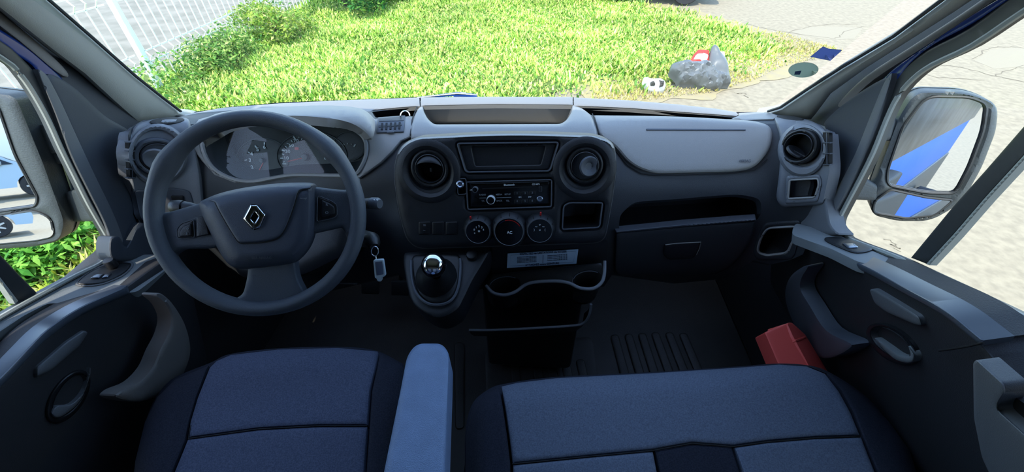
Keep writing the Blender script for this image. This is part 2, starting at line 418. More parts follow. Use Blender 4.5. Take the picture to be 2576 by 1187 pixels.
dry = [RZ(x, y, GZ) for x, y in [(1475, 262), (1640, 250), (1800, 230), (1900, 200), (1960, 170), (2120, 130), (1960, 80), (1700, 120), (1500, 215)]]
blades('dry_grass', [(p.x, p.y) for p in dry], 9000, .02, .06, .012, G3, 'thin dry yellow grass along the edge of the pale asphalt')
# cracks and patch in the asphalt
def crack(pts, w=.02, z=GZ-.018):
    q = [RZ(x, y, z) for x, y in pts]; q = catmull(q, 6); V = []; 
    for i, p in enumerate(q):
        t = (q[min(i+1, len(q)-1)]-q[max(i-1, 0)]).normalized(); p = p+Vector((random.uniform(-.03, .03), random.uniform(-.03, .03), 0)); s = Vector((-t.y, t.x, 0))*w*(.15+random.random()*.5); V += [p+s, p-s]
    return V, [(2*i, 2*i+1, 2*i+3, 2*i+2) for i in range(len(q)-1)]
V = []; Fc = []
for pts, w in [([(1830, 48), (1900, 66), (1985, 82), (2060, 92), (2105, 98)], .018), ([(1985, 82), (2030, 68), (2070, 62), (2160, 60)], .014), ([(2105, 98), (2125, 80), (2180, 66)], .012),
               ([(2330, 160), (2420, 170), (2500, 190), (2576, 205), (2700, 230)], .02), ([(2450, 150), (2490, 120), (2540, 118), (2620, 126)], .012), ([(2500, 190), (2560, 168), (2640, 150)], .012), ([(2300, 180), (2380, 196), (2470, 200)], .016),
               ([(1845, 232), (1870, 236), (1880, 244)], .012), ([(2232, 606), (2250, 616), (2262, 628)], .01)]:
    a, f = crack(pts, w); k = len(V); V += a; Fc += [tuple(k+i for i in t) for t in f]
poly_ground('ground_patch', [(p.x, p.y) for p in [RZ(x, y, GZ-.016) for x, y in [(1990, 80), (2035, 68), (2100, 66), (2170, 70), (2150, 96), (2100, 100), (2050, 94)]]], GZ-.019, 'patch', kind='structure'); poly_ground('ground_patch', [(p.x, p.y) for p in [RZ(x, y, GZ-.016) for x, y in [(2452, 152), (2492, 124), (2560, 118), (2640, 134), (2610, 170), (2560, 168), (2500, 172)]]], GZ-.019, 'patch', kind='structure')
tag(mesh('ground_crack', V, Fc, 'crack', None, 0), kind='structure')
# ---------------------------------------------------------------- fence
FX = -4.75
fr = empty('mesh_fence', (FX, 0, GZ), 'white welded wire mesh fence with folds standing along the grass left of the van', 'fence')
wire_v = None
def lbox(name, c, s, m, parent):  # thin box, local to parent
    V = [Vector((c[0]+s[0]*a/2, c[1]+s[1]*b_/2, c[2]+s[2]*d/2)) for a in (-1, 1) for b_ in (-1, 1) for d in (-1, 1)]
    o = mesh(name, V, [(0, 1, 3, 2), (4, 6, 7, 5), (0, 4, 5, 1), (2, 3, 7, 6), (0, 2, 6, 4), (1, 5, 7, 3)], m, None, 0); o.parent = parent; return o
posts = [-3.1, -.55, 2.0, 4.68, 7.3, 9.9]
def foldx(z): return .035*max(0, 1-abs(((z-.12) % .62)-.31)/.06) if False else 0
folds = [.35, 1.0, 1.65]
def wprof():
    pts = [(0, .06)]
    for f in folds: pts += [(0, f-.06), (.05, f), (0, f+.06)]
    return pts+[(0, 2.05)]
wv = []; wf = []
for i, (dx, z) in enumerate(wprof()):
    for a, b_ in ((-1, -1), (1, -1), (1, 1), (-1, 1)): wv.append(Vector((dx+a*.006, b_*.006, z)))
    if i: k = (i-1)*4; wf += [(k+j, k+(j+1) % 4, k+4+(j+1) % 4, k+4+j) for j in range(4)]
wobj = None
for pi_ in range(len(posts)-1):
    y0, y1 = posts[pi_], posts[pi_+1]; n = 19
    for i in range(1, n+1):
        y = y0+(y1-y0)*i/(n+1)
        if wobj is None: wobj = mesh('vertical_wire', wv, wf, 'fence_white', None, 0); o = wobj
        else: o = wobj.copy(); COL.objects.link(o)
        o.parent = fr; o.location = (0, y, 0)
    for f in folds:
        for dz, dx in ((-.06, 0), (.06, 0)): lbox('horizontal_wire', (dx, (y0+y1)/2, f+dz), (.012, y1-y0-.06, .014), 'fence_white', fr)
    lbox('horizontal_wire', (0, (y0+y1)/2, 2.03), (.012, y1-y0-.06, .014), 'fence_white', fr)
for i, y in enumerate(posts):
    o = box('post', (0, 0, 1.05), (.075, .06, 2.1), 'post_white', None, .006); o.parent = fr; o.location = (.05, y, 0); o.rotation_euler = (math.radians(-2), 0, 0)
    o2 = box('post_cap', (0, 0, 2.115), (.085, .07, .03), 'post_white', None, .006); o2.parent = o
# ---------------------------------------------------------------- leaves
def leafy(name, blobs, n, size, tones, label, cat, stem=None, kind=None, parent=None):
    V = []; Fc = []; C = []
    tn = [(s2l(t[:3])[:3], t[3]) for t in tones]; ws = [t[1] for t in tn]
    for _ in range(n):
        cx, cy, cz, rx, ry, rz = random.choices(blobs, [b_[3]*b_[4]*b_[5] for b_ in blobs])[0]
        d = Vector((random.gauss(0, 1), random.gauss(0, 1), random.gauss(0, 1))).normalized()*random.uniform(.55, 1.05)
        p = Vector((cx+d.x*rx, cy+d.y*ry, max(cz+d.z*rz, GZ+.03)))
        u = Vector((random.gauss(0, 1), random.gauss(0, 1), random.gauss(0, .6))).normalized(); v = u.cross(Vector((random.gauss(0, .5), random.gauss(0, .5), 1))).normalized(); s = size*random.uniform(.6, 1.3)
        k = len(V); V += [p-u*s, p+v*s*.45, p+u*s+Vector((0, 0, -.2*s)), p-v*s*.45, p+Vector((0, 0, .12*s))]; Fc += [(k, k+4, k+1), (k+1, k+4, k+2), (k+2, k+4, k+3), (k+3, k+4, k)]
        c = random.choices([t[0] for t in tn], ws)[0]; f = random.uniform(.7, 1.25); C += [(c[0]*f, c[1]*f, c[2]*f, 1)]*5
    me = bpy.data.meshes.new(name); me.from_pydata([tuple(v) for v in V], [], Fc); a = me.color_attributes.new('tone', 'FLOAT_COLOR', 'POINT'); a.data.foreach_set('color', np.array(C, dtype=np.float32).ravel())
    return tag(link(name, me, 'leaf', parent), label, cat, kind=kind)
TG = [(60, 120, 48, 4), (96, 150, 60, 3), (36, 84, 34, 3), (150, 190, 80, 1)]
def bush(name, x, y, r, h, n, label, tones=TG, size=.05, nb=7):
    e = empty(name, (x, y, GZ), label, 'bush', 'bushes along the fence')
    bl = [(x+random.uniform(-.6, .6)*r, y+random.uniform(-.6, .6)*r, GZ+h*random.uniform(.3, .75), r*random.uniform(.4, .6), r*random.uniform(.4, .6), h*random.uniform(.22, .34)) for _ in range(nb)]
    leafy('foliage', bl, n, size, tones, None, None, parent=e)
    for k in range(3): a = k*2.1; tube('stem', [(x, y, GZ-.01), (x+.1*math.cos(a)*r, y+.1*math.sin(a)*r, GZ+h*.3), (x+.4*math.cos(a)*r, y+.4*math.sin(a)*r, GZ+h*.6)], [.02, .014, .008], 'bark', e, seg=6)
bush('leafy_shrub', -3.9, 8.9, 1.05, 1.05, 5200, 'dense dark green shrub at the top beside the end of the fence')
bush('leafy_shrub', -3.0, 10.6, 1.2, 1.3, 3500, 'dark green shrub half out of view behind the large shrub by the fence', size=.06)
bush('low_weed_bush', -4.35, 6.9, .6, .55, 2200, 'yellow green weed bush growing through the fence mesh', [(160, 180, 70, 4), (120, 160, 60, 3), (196, 196, 120, 2)], .035)
bush('low_weed_bush', -4.5, 5.6, .5, .5, 1800, 'low tangled weed bush right of the white fence post', [(140, 176, 80, 4), (96, 140, 60, 3), (180, 190, 110, 2)], .032)
leafy('fence_weeds', [(FX+.15+random.uniform(-.2, .35), y, GZ+.18, .35, .35, .28) for y in np.arange(-2.5, 8, .42)], 9000, .03, [(150, 186, 84, 4), (100, 150, 60, 3), (200, 200, 130, 2), (70, 120, 50, 2)], 'tangle of climbing weeds along the foot of the wire fence', 'weeds', kind='stuff')
sw = [RZ(x, y, GZ) for x, y in [(-60, 640), (20, 650), (60, 690), (110, 650), (-20, 720), (-80, 760), (140, 640), (-150, 800), (190, 600)]]
leafy('roadside_weeds', [(p.x, p.y, GZ+.12, .3, .3, .16) for p in sw], 5200, .035, [(110, 170, 60, 4), (150, 200, 80, 3), (70, 130, 40, 2)], 'clump of broad green weeds below the driver side mirror', 'weeds', kind='stuff')
sg = [RZ(x, y, GZ) for x, y in [(160, 690), (230, 600), (265, 640), (200, 680), (120, 720)]]
blades('straw_litter', [(-2.4, .4), (-1.5, .4), (-1.5, 1.9), (-2.5, 1.9)], 5000, .01, .03, .02, [(232, 206, 140, 4), (200, 170, 110, 3), (240, 226, 170, 2)], 'dry straw and bark chips on the ground under the driver window', lean=3, cat='straw')
# ---------------------------------------------------------------- cars
def car(x, y, rz, paint, label, s=1.0, detail=True):
    e = empty('parked_car', (x, y, GZ), label, 'car'); e.rotation_euler = (0, 0, rz)
    top = [(-2.0, .45), (-1.98, .75), (-1.9, .86), (-1.15, .95), (-.55, 1.36), (.2, 1.45), (1.0, 1.42), (1.7, 1.1), (1.95, .9), (2.02, .5)]
    def arch(c): return [(c+.36*math.cos(a), .30+.36*math.sin(a)) for a in [PI*k/8 for k in range(9)]]
    bot = [(2.0, .28)]+[(px, pz) for px, pz in arch(1.28)]+[(px, pz) for px, pz in arch(-1.28)]+[(-1.95, .28)]
    prof = catmull([Vector((a, b_, 0)) for a, b_ in top], 3)+[Vector((a, b_, 0)) for a, b_ in bot]
    n = len(prof); V = []
    for sy in (-1, 1):
        for k, (w_) in enumerate((1.0, )):
            for p in prof:
                w2 = .86-.2*max(0, (p.y-.85)/.6); V.append(Vector((p.x, sy*w2, p.y)))
    Fc = [(i, (i+1) % n, n+(i+1) % n, n+i) for i in range(n)]+[tuple(range(n))[::-1], tuple(range(n, 2*n))]
    def loc(o, p=None): o.parent = p or e; o.matrix_parent_inverse.identity(); return o
    loc(mesh('body', V, Fc, paint, None, 30))
    for sy in (-1, 1):
        for q in ([(-1.0, .95), (-.52, 1.3), (.1, 1.37), (.1, .93)], [(.18, .93), (.18, 1.37), (.95, 1.34), (1.3, 1.0), (1.2, .93)]):
            V2 = []
            for d in (0, .012): V2 += [Vector((a, sy*(.862-.2*max(0, (b_-.85)/.6)+d), b_)) for a, b_ in q]
            k = len(q); loc(mesh('side_window', V2, [tuple(range(k)), tuple(range(k, 2*k))]+[(i, (i+1) % k, k+(i+1) % k, k+i) for i in range(k)], 'car_glass', None, 0))
        for cx in (-1.28, 1.28):
            w = loc(lathe('wheel', [(.0, .1), (.19, .1), (.2, .115), (.29, .115), (.31, .09), (.31, -.09), (.29, -.1), (0, -.1)], (cx, sy*.76, .31), (0, sy, 0), 'tyre', None, 28))
            V3 = []; F3 = []
            for k in range(7):
                a = 2*PI*k/7; c, s_ = math.cos(a), math.sin(a); b0 = len(V3)
                for r, wd in ((.03, .03), (.19, .018)):
                    for sg_ in (-1, 1): V3.append(Vector((cx+c*r-s_*wd*sg_, sy*.885, .31+s_*r+c*wd*sg_)))
                for r, wd in ((.03, .03), (.19, .018)):
                    for sg_ in (-1, 1): V3.append(Vector((cx+c*r-s_*wd*sg_, sy*.862, .31+s_*r+c*wd*sg_)))
                F3 += [(b0, b0+1, b0+3, b0+2), (b0+4, b0+6, b0+7, b0+5), (b0, b0+2, b0+6, b0+4), (b0+1, b0+5, b0+7, b0+3)]
            loc(mesh('wheel_rim', V3, F3, 'alloy', None, 0), w)
        loc(box('headlight', (-1.9, sy*.66, .72), (.16, .3, .14), 'lamp_glass', None, .03)); loc(box('tail_light', (1.94, sy*.7, .85), (.1, .2, .2), 'red_mark', None, .03))
        loc(box('door_mirror', (-.75, sy*.93, 1.0), (.1, .16, .12), paint, None, .03))
    for q, nm in (([(-1.12, .955), (-.57, 1.35)], 'windscreen'), ([(1.08, 1.40), (1.68, 1.1)], 'rear_window')):
        (a, z0), (b_, z1) = q; dn = Vector((z0-z1, 0, b_-a)).normalized() if nm == 'windscreen' else Vector((z0-z1, 0, b_-a)).normalized()
        V4 = [Vector((xx, sy*(ww), zz))+dn*dd for dd in (.0, .015) for xx, zz, ww in ((a, z0, .74), (b_, z1, .66)) for sy in (-1, 1)]
        loc(mesh(nm, V4, [(0, 1, 3, 2), (4, 6, 7, 5), (0, 4, 5, 1), (2, 3, 7, 6), (0, 2, 6, 4), (1, 5, 7, 3)], 'car_glass', None, 0))
    loc(box('number_plate', (-1.985, 0, .45), (.02, .5, .11), 'car_white', None, .004))
    return e
wc = RZ(1706, 11, GZ); car(wc.x-1.28+.1, wc.y+.8, PI, 'car_dark', 'dark car parked on the road at the top, only its wheel and shadow in view')
# ---------------------------------------------------------------- litter on the grass
def crumple(name, outline, z0, h, m, parent=None, amp=.04, seed=1, label=None, sharp=3.0, step=5, at=None):
    """crushed sheet heap standing on the ground: outline in the picture looked up on a leaning plane"""
    r_ = random.Random(seed); cx = sum(p[0] for p in outline)/len(outline); by = max(p[1] for p in outline)
    base = RZ(*at) if at else RZ(cx, by, z0); pl = Plane(base, (0, -.75, .66))
    class S:
        def hit(s, px, py):
            p, n = pl.hit(px, py); d = dist(np.array([[px, py]]), outline)[0]
            w = sum(abs(math.sin(px*a+py*b_+c)) for a, b_, c in K)/len(K)
            g = min(d/14, 1); return p+n*((h*g**.6)+amp*(w-.5)*min(d/5, 1)*2), n
    K = [(r_.uniform(-.12, .12)*sharp/2, r_.uniform(-.12, .12)*sharp/2, r_.uniform(0, 6)) for _ in range(7)]
    return tag(conform(name, outline, S(), m, parent, 0, 0, 3, .06, step=step, down=(0, .3, -1)), label)
lb = RZ(1765, 220, GZ)
e = empty('refuse_sack', (lb.x, lb.y, GZ), 'crumpled black cloth and plastic heap lying on the grass edge', 'rubbish')
crumple('crumpled_sheet', rnd([(1683, 180), (1690, 160), (1720, 152), (1755, 156), (1775, 150), (1800, 175), (1835, 195), (1838, 212), (1815, 212), (1812, 225), (1780, 226), (1740, 212), (1706, 212), (1703, 198)], 6, 3), GZ, .1, 'bag_black', e, .075, 3, sharp=3.6)
crumple('upright_sheet', rnd([(1783, 150), (1790, 118), (1798, 111), (1806, 118), (1812, 132), (1826, 146), (1832, 172), (1838, 200), (1830, 210), (1800, 206), (1775, 190), (1778, 165)], 5, 3), GZ, .07, 'bag_black', e, .035, 5, sharp=1.5)
lb = RZ(1760, 168, GZ)
e = empty('printed_bag', (lb.x, lb.y+.1, GZ), 'red and white printed bag tucked behind the black heap', 'bag')
rb = crumple('bag_body', rnd([(1734, 156), (1746, 136), (1757, 124), (1784, 126), (1782, 158), (1768, 164), (1750, 166)], 4, 3), GZ+.16, .05, 'bag_red', e, .02, 8)
crumple('white_print', rnd([(1740, 152), (1750, 136), (1770, 130), (1782, 140), (1778, 156), (1760, 160)], 4, 3), GZ+.175, .075, 'bag_white', e, .02, 8, at=(1757, 166, GZ+.16))
crumple('paper_scrap', rnd([(1812, 130), (1822, 129), (1824, 142), (1818, 140)], 2, 2), GZ+.2, .01, 'bag_white', e, .005, 8)
lb = RZ(1645, 234, GZ)
e = empty('plastic_scrap', (lb.x, lb.y, GZ), 'white rounded plastic scrap with two dark holes on the grass', 'rubbish')
crumple('shell', rnd([(1617, 196), (1626, 194), (1640, 199), (1660, 197), (1672, 204), (1675, 218), (1668, 230), (1648, 235), (1632, 230), (1624, 216)], 5, 3), GZ, .1, 'bag_white', e, .012, 11, sharp=.8)
for q in ([(1630, 212), (1637, 208), (1645, 220), (1641, 224), (1632, 221)], [(1648, 204), (1654, 208), (1665, 213), (1665, 223), (1652, 227), (1651, 216)]):
    crumple('dark_hole', rnd(q, 2, 2), GZ+.05, .30, 'hole_dark', e, .0, 11, step=3, at=(1645, 235, GZ))
# ---------------------------------------------------------------- van shell
FLOORZ = 0.0
def sideR(k): return Plane((XR+.04-k, 0, .80), (-.92, 0, -.40))
tag(box('floor', ((XL+XR)/2+.08, .50, -.03), (XR-XL+.34, 1.85, .06), 'floor_rubber', None, .004), kind='structure')
flo = bpy.data.objects['floor']
PZ0 = Plane((0, 0, .0), (0, 0, 1))
# raised mat ribs in the floor: rounded pads
for x0, y0, x1, y1 in [(1338, 910, 1350, 985), (1374, 908, 1388, 985), (1410, 906, 1426, 985), (1447, 904, 1465, 985), (1283, 915, 1290, 990)]:
    conform('floor_rib', rnd([(x0, y0), (x0+23, y0-2), (x1+24, y1), (x1, y1)], 11, 5), PZ0, 'floor_rubber', flo, .009, .006, 4, .012, step=12)
for x0, y0, x1, y1 in [(1535, 842, 1572, 985), (1570, 840, 1612, 985), (1604, 838, 1650, 985), (1637, 836, 1690, 985), (1672, 836, 1730, 985), (1707, 838, 1768, 985)]:
    conform('floor_rib', rnd([(x0, y0), (x0+20, y0-2), (x1+24, y1), (x1, y1)], 11, 5), PZ0, 'floor_rubber', flo, .009, .006, 4, .012, step=12)
conform('floor_rib', rnd([(1143, 860), (1168, 860), (1168, 1078), (1145, 1080)], 12, 5), PZ0, 'floor_rubber', flo, .009, .006, 4, .012, step=12)
conform('tunnel_hump', rnd([(1220, 880), (1490, 845), (1512, 1010), (1225, 1030)], 20, 5), PZ0, 'floor_rubber', flo, .004, .004, 14, .01, step=20)
tag(box('ceiling', ((XL+XR)/2, -.02, 1.80), (XR-XL+.1, .86, .05), 'roof_lining', None, .02), kind='structure')
tag(box('wall_back', ((XL+XR)/2, -.45, .90), (XR-XL+.1, .04, 1.84), 'door_dark', None, .01), kind='structure')
tag(box('wall_front', ((XL+XR)/2+.06, 1.36, .28), (XR-XL+.3, .05, .62), 'deep_black', None, .01), kind='structure')
tag(box('wall_left', (XL-.06, .68, .33), (.05, 1.34, .70), 'door_dark', None, .01), kind='structure')
tag(box('wall_right', (XR+.19, .68, .31), (.05, 1.34, .62), 'door_dark', None, .01), kind='structure')
tag(box('trim_3', ((XL+XR)/2, .52, 1.67), (XR-XL-.12, .03, .34), 'roof_lining', None, .01, Matrix.Rotation(-math.radians(-40), 3, 'X')), kind='structure')  # unseen roof header, brought forward to keep the sun off the dashboard
for nm, xx in (('trim_4', XL-.03), ('trim_5', XR+.03)): tag(box(nm, (xx, -.16, 1.22), (.05, .56, 1.12), 'slate', None, .02), kind='structure')  # unseen door pillars, added to block a sun patch on the floor
for nm, xx in (('trim_6', XL-.03), ('trim_7', XR+.03)): tag(box(nm, (xx, .10, 1.60), (.06, 1.06, .40), 'slate', None, .02), kind='structure')  # unseen roof rails, added to stop sun reaching the dash end pods
# windscreen
wb = [RY(455, 283, .97), RY(560, 268, 1.05), RY(700, 256, 1.08), RY(1060, 242, 1.13), RY(1440, 243, 1.13), RY(1700, 261, 1.10), RY(1860, 281, 1.06), RY(1932, 281, 1.03)]
wt = [Vector((-.84, .38, 1.78)), Vector((-.74, .41, 1.79)), Vector((-.6, .43, 1.79)), Vector((-.25, .45, 1.8)), Vector((.1, .45, 1.8)), Vector((.34, .42, 1.79)), Vector((.5, .38, 1.79)), Vector((.6, .34, 1.78))]
GL = Loft([[a+(a-b)*.03 for a, b in zip(wb, wt)], [a.lerp(b, .5) for a, b in zip(wb, wt)], wt], 24, 6, False)
tag(mesh('window_1', GL.verts, GL.faces, 'glass', None, 60), kind='structure')
# front sheet metal under the windscreen and the bonnet nose
V = []; 
for p in wb: V += [p+Vector((0, .02, -.01)), p+Vector((0, .32, -.16)), Vector((p.x, p.y+.45, -.4))]
tag(mesh('wall_front_metal', V, [(i*3+j, i*3+3+j, i*3+4+j, i*3+1+j) for i in range(len(wb)-1) for j in range(2)], 'van_blue', None, 40), kind='structure')
# pillars
def side(XX, sgn): return Plane((XX, 0, 0), (-sgn, 0, 0))
LP = P3(RY(455, 283, .97), RX(122, 0, -.925), RX(0, 130, -.985)); RP = P3(RY(1932, 281, 1.03), RX(2373, 0, .635), RX(2576, 20, .70))
p = tag(conform('trim_1', [(-260, -330), (-200, -280), (-115, -205), (0, -105), (122, 0), (230, 94), (340, 192), (410, 248), (452, 281), (490, 284), (512, 290), (440, 302), (345, 310), (290, 262), (211, 189), (130, 128), (0, 25), (-260, -185)], LP, 'pillar_trim', None, .022, .016, 36, .02, step=18), kind='structure')
tag(conform('trim_2', [(2760, -330), (2700, -290), (2560, -165), (2470, -85), (2373, 0), (2250, 92), (2120, 170), (2030, 228), (1965, 272), (1935, 281), (1900, 286), (1950, 296), (2040, 300), (2052, 286), (2090, 235), (2180, 170), (2290, 100), (2400, 30), (2460, -10), (2560, -80), (2800, -260)], RP, 'pillar_trim', None, .022, .016, 30, .02, step=18), kind='structure')
rim('pillar_seal', [(-115, -207), (0, -107), (122, -2), (230, 92), (340, 190), (410, 246), (455, 280)], LP, .0035, 'seal_rubber', p, .02, closed=False)
rim('pillar_seal', [(2560, -167), (2470, -87), (2371, -2), (2248, 90), (2118, 168), (2028, 226), (1963, 270), (1932, 280)], RP, .0035, 'seal_rubber', bpy.data.objects['trim_2'], .02, closed=False)
# ---- driver door (left)
WL = catmull([Vector(q) for q in [(-420, -60), (-200, 30), (0, 143), (48, 186), (85, 240), (118, 300), (150, 370), (185, 440), (220, 510), (252, 566), (272, 604), (272, 636), (252, 660), (190, 690), (98, 740), (0, 795), (-200, 915), (-500, 1100)]], 3)
DL = empty('door_1', (XL, .5, .4), kind='structure')
PLd = side(XL-.01, -1); PLg = side(XL-.03, -1)
fl = conform('door_frame', [(-700, -600), (-230, -225), (30, -2), (160, 95), (240, 152), (370, 255), (440, 320), (420, 660), (350, 700), (200, 770), (0, 870), (-300, 1060), (-700, 1330)], PLd, 'slate', DL, 0, 0, 10, .012, holes=[WL], step=26)
conform('painted_band', sm([(-300, -120), (-120, 0), (0, 74), (60, 112), (110, 150), (160, 205), (120, 210), (80, 165), (40, 138), (0, 108), (-120, 45), (-300, -60)], 4), side(XL, -1), 'blue_paint', DL, .006, .004, 8, .02, step=22, label='blue painted metal band')
# dark slate sail panel and window surround, raised on the frame
o = conform('window_surround', catmull([Vector(q) for q in [(-420, -120), (-180, -5), (0, 92), (60, 140), (110, 178), (170, 235), (230, 320), (285, 430), (325, 540), (345, 640), (300, 680), (200, 728), (98, 770), (0, 822), (-200, 940), (-500, 1130)]], 3), side(XL, -1), 'slate', DL, .006, .005, 8, .012, holes=[], step=30) if False else None
A = [(-420, -105), (-200, -12), (0, 100), (58, 150), (104, 205), (140, 268), (172, 338), (208, 410), (243, 480), (274, 540), (296, 600), (298, 648), (268, 680), (200, 712), (104, 760), (0, 815), (-200, 935), (-500, 1120)]
A = catmull([Vector(q) for q in A], 3)
conform('window_surround', A+WL[::-1], side(XL, -1), 'seal_rubber', DL, .008, .006, 9, .014, step=30)
rim('window_seal', [q+Vector((3, 2)) for q in WL], side(XL, -1), .0045, 'seal_grey', DL, .008, closed=False)
conform('sail_panel', sm([(118, 190), (180, 215), (262, 290), (338, 345), (330, 440), (345, 560), (372, 640), (352, 660), (318, 640), (288, 560), (250, 480), (206, 390), (160, 290)], 5), side(XL+.01, -1), 'slate', DL, .008, .006, 14, .02, step=22)
conform('run_channel', sm([(96, 182), (118, 190), (150, 245), (196, 345), (240, 440), (290, 545), (316, 630), (290, 632), (262, 560), (222, 480), (178, 390), (140, 290)], 4), side(XL+.012, -1), 'door_grey', DL, .006, .004, 6, .012, step=22)
conform('frame_lip', sm([(-300, -200), (0, 28), (140, 150), (172, 190), (140, 180), (0, 66), (-300, -140)], 4), side(XL+.004, -1), 'door_taupe', DL, .004, .003, 8, .012, step=22)
conform('pillar_foot', sm([(276, 600), (300, 596), (318, 620), (350, 560), (390, 590), (400, 640), (330, 656), (280, 652)], 4), side(XL+.03, -1), 'slate', DL, .01, .008, 10, .03, step=20)
g1 = conform('window_2', WL, PLg, 'glass', None, 0, 0, 4, .003, step=60); tag(g1, kind='structure')
conform('divider_bar', [(-60, 560), (0, 640), (47, 690), (98, 742), (45, 762), (0, 700), (-60, 640)], side(XL-.015, -1), 'seal_rubber', DL, .008, .004, 6, .016, step=20)
conform('divider_seal', [(-70, 625), (0, 697), (46, 757), (38, 764), (0, 710), (-70, 640)], side(XL-.01, -1), 'seal_grey', DL, .008, .002, 3, .012, step=20)
# ledge, pocket, lower panel
PLe = P3(RX(275, 650, XL), RX(0, 800, XL), RX(60, 790, XL)+Vector((.05, 0, -.005)))
conform('sill_ledge', rnd([(-500, 1105), (-200, 925), (0, 806), (100, 748), (190, 702), (276, 652), (300, 640), (420, 640), (430, 670), (345, 735), (270, 742), (195, 762), (120, 764), (60, 795), (0, 835), (-200, 960), (-500, 1150)], 12, 3), PLe, 'door_ledge', DL, .003, .003, 6, .02, step=24)
conform('pull_pocket', rnd([(-500, 1130), (-200, 940), (0, 820), (100, 762), (260, 745), (330, 730), (240, 820), (100, 930), (0, 1010), (-200, 1150), (-500, 1400)], 12, 3), side(XL-.005, -1), 'door_dark', DL, 0, 0, 6, .02, step=30)
arm = catmull([Vector(q) for q in [(-400, 1340), (-150, 1090), (0, 948), (60, 885), (120, 825), (200, 772), (280, 735), (320, 718)]], 4)
lowl = conform('lower_panel', arm+[Vector(q) for q in [(400, 660), (440, 640), (480, 720), (520, 900), (520, 1100), (470, 1400), (-400, 1400)]], side(XL+.09, -1), 'door_dark', DL, .012, .012, 26, .06, step=22)
conform('armrest_edge', arm+[q+Vector((8, 20)) for q in arm[::-1]], side(XL+.095, -1), 'arm_edge', DL, .012, .008, 8, .03, step=20)
conform('grab_handle', rnd([(90, 950), (90, 925), (165, 860), (210, 830), (222, 836), (200, 870), (130, 930)], 10, 4), side(XL+.10, -1), 'door_grey', DL, .012, .008, 9, .02, step=14, label='grey inner door release lever')
o = conform('lever_bezel', ell(172, 998, 40, 78, 36, .62), side(XL+.10, -1), 'black_plastic', DL, .008, .006, 8, .01, holes=[ell(176, 994, 28, 62, 30, .62)], step=14)
liner('lever_recess', ell(176, 994, 28, 62, 30, .62), side(XL+.105, -1), 'door_dark', DL, .03, shrink=.75)
conform('recess_lip', sm([(128, 1040), (150, 1050), (200, 1010), (225, 950), (226, 925), (212, 980), (180, 1015), (145, 1020)], 4), side(XL+.105, -1), 'door_grey', DL, .008, .006, 6, .01, step=12)
sp = conform('switch_panel', sm([(196, 708), (232, 680), (282, 662), (322, 660), (330, 668), (308, 690), (256, 712), (206, 716)], 5), PLe, 'black_plastic', DL, .012, .006, 6, .012, step=14)
conform('switch_bezel', sm([(190, 710), (230, 677), (282, 658), (326, 656), (336, 668), (310, 694), (256, 716), (204, 720)], 5), PLe, 'door_grey', DL, .008, .004, 5, .012, holes=[sm([(200, 707), (234, 682), (282, 665), (320, 663), (326, 668), (306, 688), (256, 709), (208, 713)], 5)], step=14)
conform('window_switch', rnd([(226, 700), (240, 690), (262, 688), (250, 699)], 3, 3), PLe, 'chrome_soft', sp, .018, .004, 4, .01, step=8)
conform('window_switch', rnd([(254, 699), (266, 689), (282, 687), (272, 697)], 3, 3), PLe, 'chrome_soft', sp, .018, .004, 4, .01, step=8)
pk, nk = PLe.hit(290, 676); lathe('mirror_knob', [(0, .03), (.009, .029), (.011, .025), (.011, .01)], pk, (.1, 0, 1), 'black_plastic', sp, 20)
conform('door_pocket_edge', catmull([Vector(q) for q in [(390, 742), (404, 738), (432, 762), (462, 810), (477, 860), (476, 900), (455, 950), (420, 985), (350, 1010), (290, 1000), (300, 982), (345, 962), (380, 925), (400, 880), (420, 840), (428, 800), (414, 765)]], 4, True), side(XL+.17, -1), 'door_taupe', DL, .012, .012, 16, .03, step=12)
# ---- passenger door (right)
DR = empty('door_2', (XR, .5, .4), kind='structure')
WR = catmull([Vector(q) for q in [(3000, -120), (2800, -70), (2660, -20), (2576, 28), (2450, 112), (2350, 160), (2300, 196), (2262, 240), (2232, 300), (2200, 380), (2165, 450), (2128, 520), (2112, 556), (2118, 584), (2150, 604), (2250, 642), (2350, 688), (2450, 735), (2576, 795), (2760, 890), (3000, 1020)]], 3)
conform('door_frame', [(3300, -600), (2780, -290), (2520, -95), (2420, -22), (2350, 32), (2230, 112), (2110, 192), (2030, 262), (2010, 300), (2060, 620), (2090, 660), (2576, 870), (3000, 1080), (3300, 1250)], side(XR+.01, 1), 'slate', DR, 0, 0, 10, .012, holes=[WR], step=26)
conform('painted_band', sm([(2800, -225), (2576, -48), (2440, 38), (2320, 120), (2240, 180), (2190, 240), (2240, 222), (2290, 160), (2350, 112), (2450, 58), (2576, -24), (2800, -150)], 4), side(XR-.002, 1), 'blue_paint', DR, .006, .004, 8, .02, step=22, label='blue painted metal band')
A = catmull([Vector(q) for q in [(3000, -190), (2800, -130), (2660, -75), (2560, -20), (2440, 70), (2335, 125), (2270, 175), (2232, 225), (2200, 290), (2168, 370), (2135, 440), (2100, 510), (2084, 558), (2094, 600), (2140, 624), (2240, 662), (2340, 708), (2440, 755), (2576, 815), (2760, 912), (3000, 1045)]], 3)
conform('window_surround', A+WR[::-1], side(XR, 1), 'seal_rubber', DR, .008, .006, 9, .014, step=30)
rim('window_seal', [q+Vector((-3, 2)) for q in WR], side(XR, 1), .0045, 'seal_grey', DR, .008, closed=False)
conform('sail_panel', sm([(2238, 195), (2170, 228), (2090, 290), (2070, 330), (2075, 440), (2060, 560), (2050, 600), (2085, 596), (2110, 520), (2150, 430), (2190, 340), (2225, 250)], 5), side(XR-.01, 1), 'slate', DR, .008, .006, 14, .02, step=22)
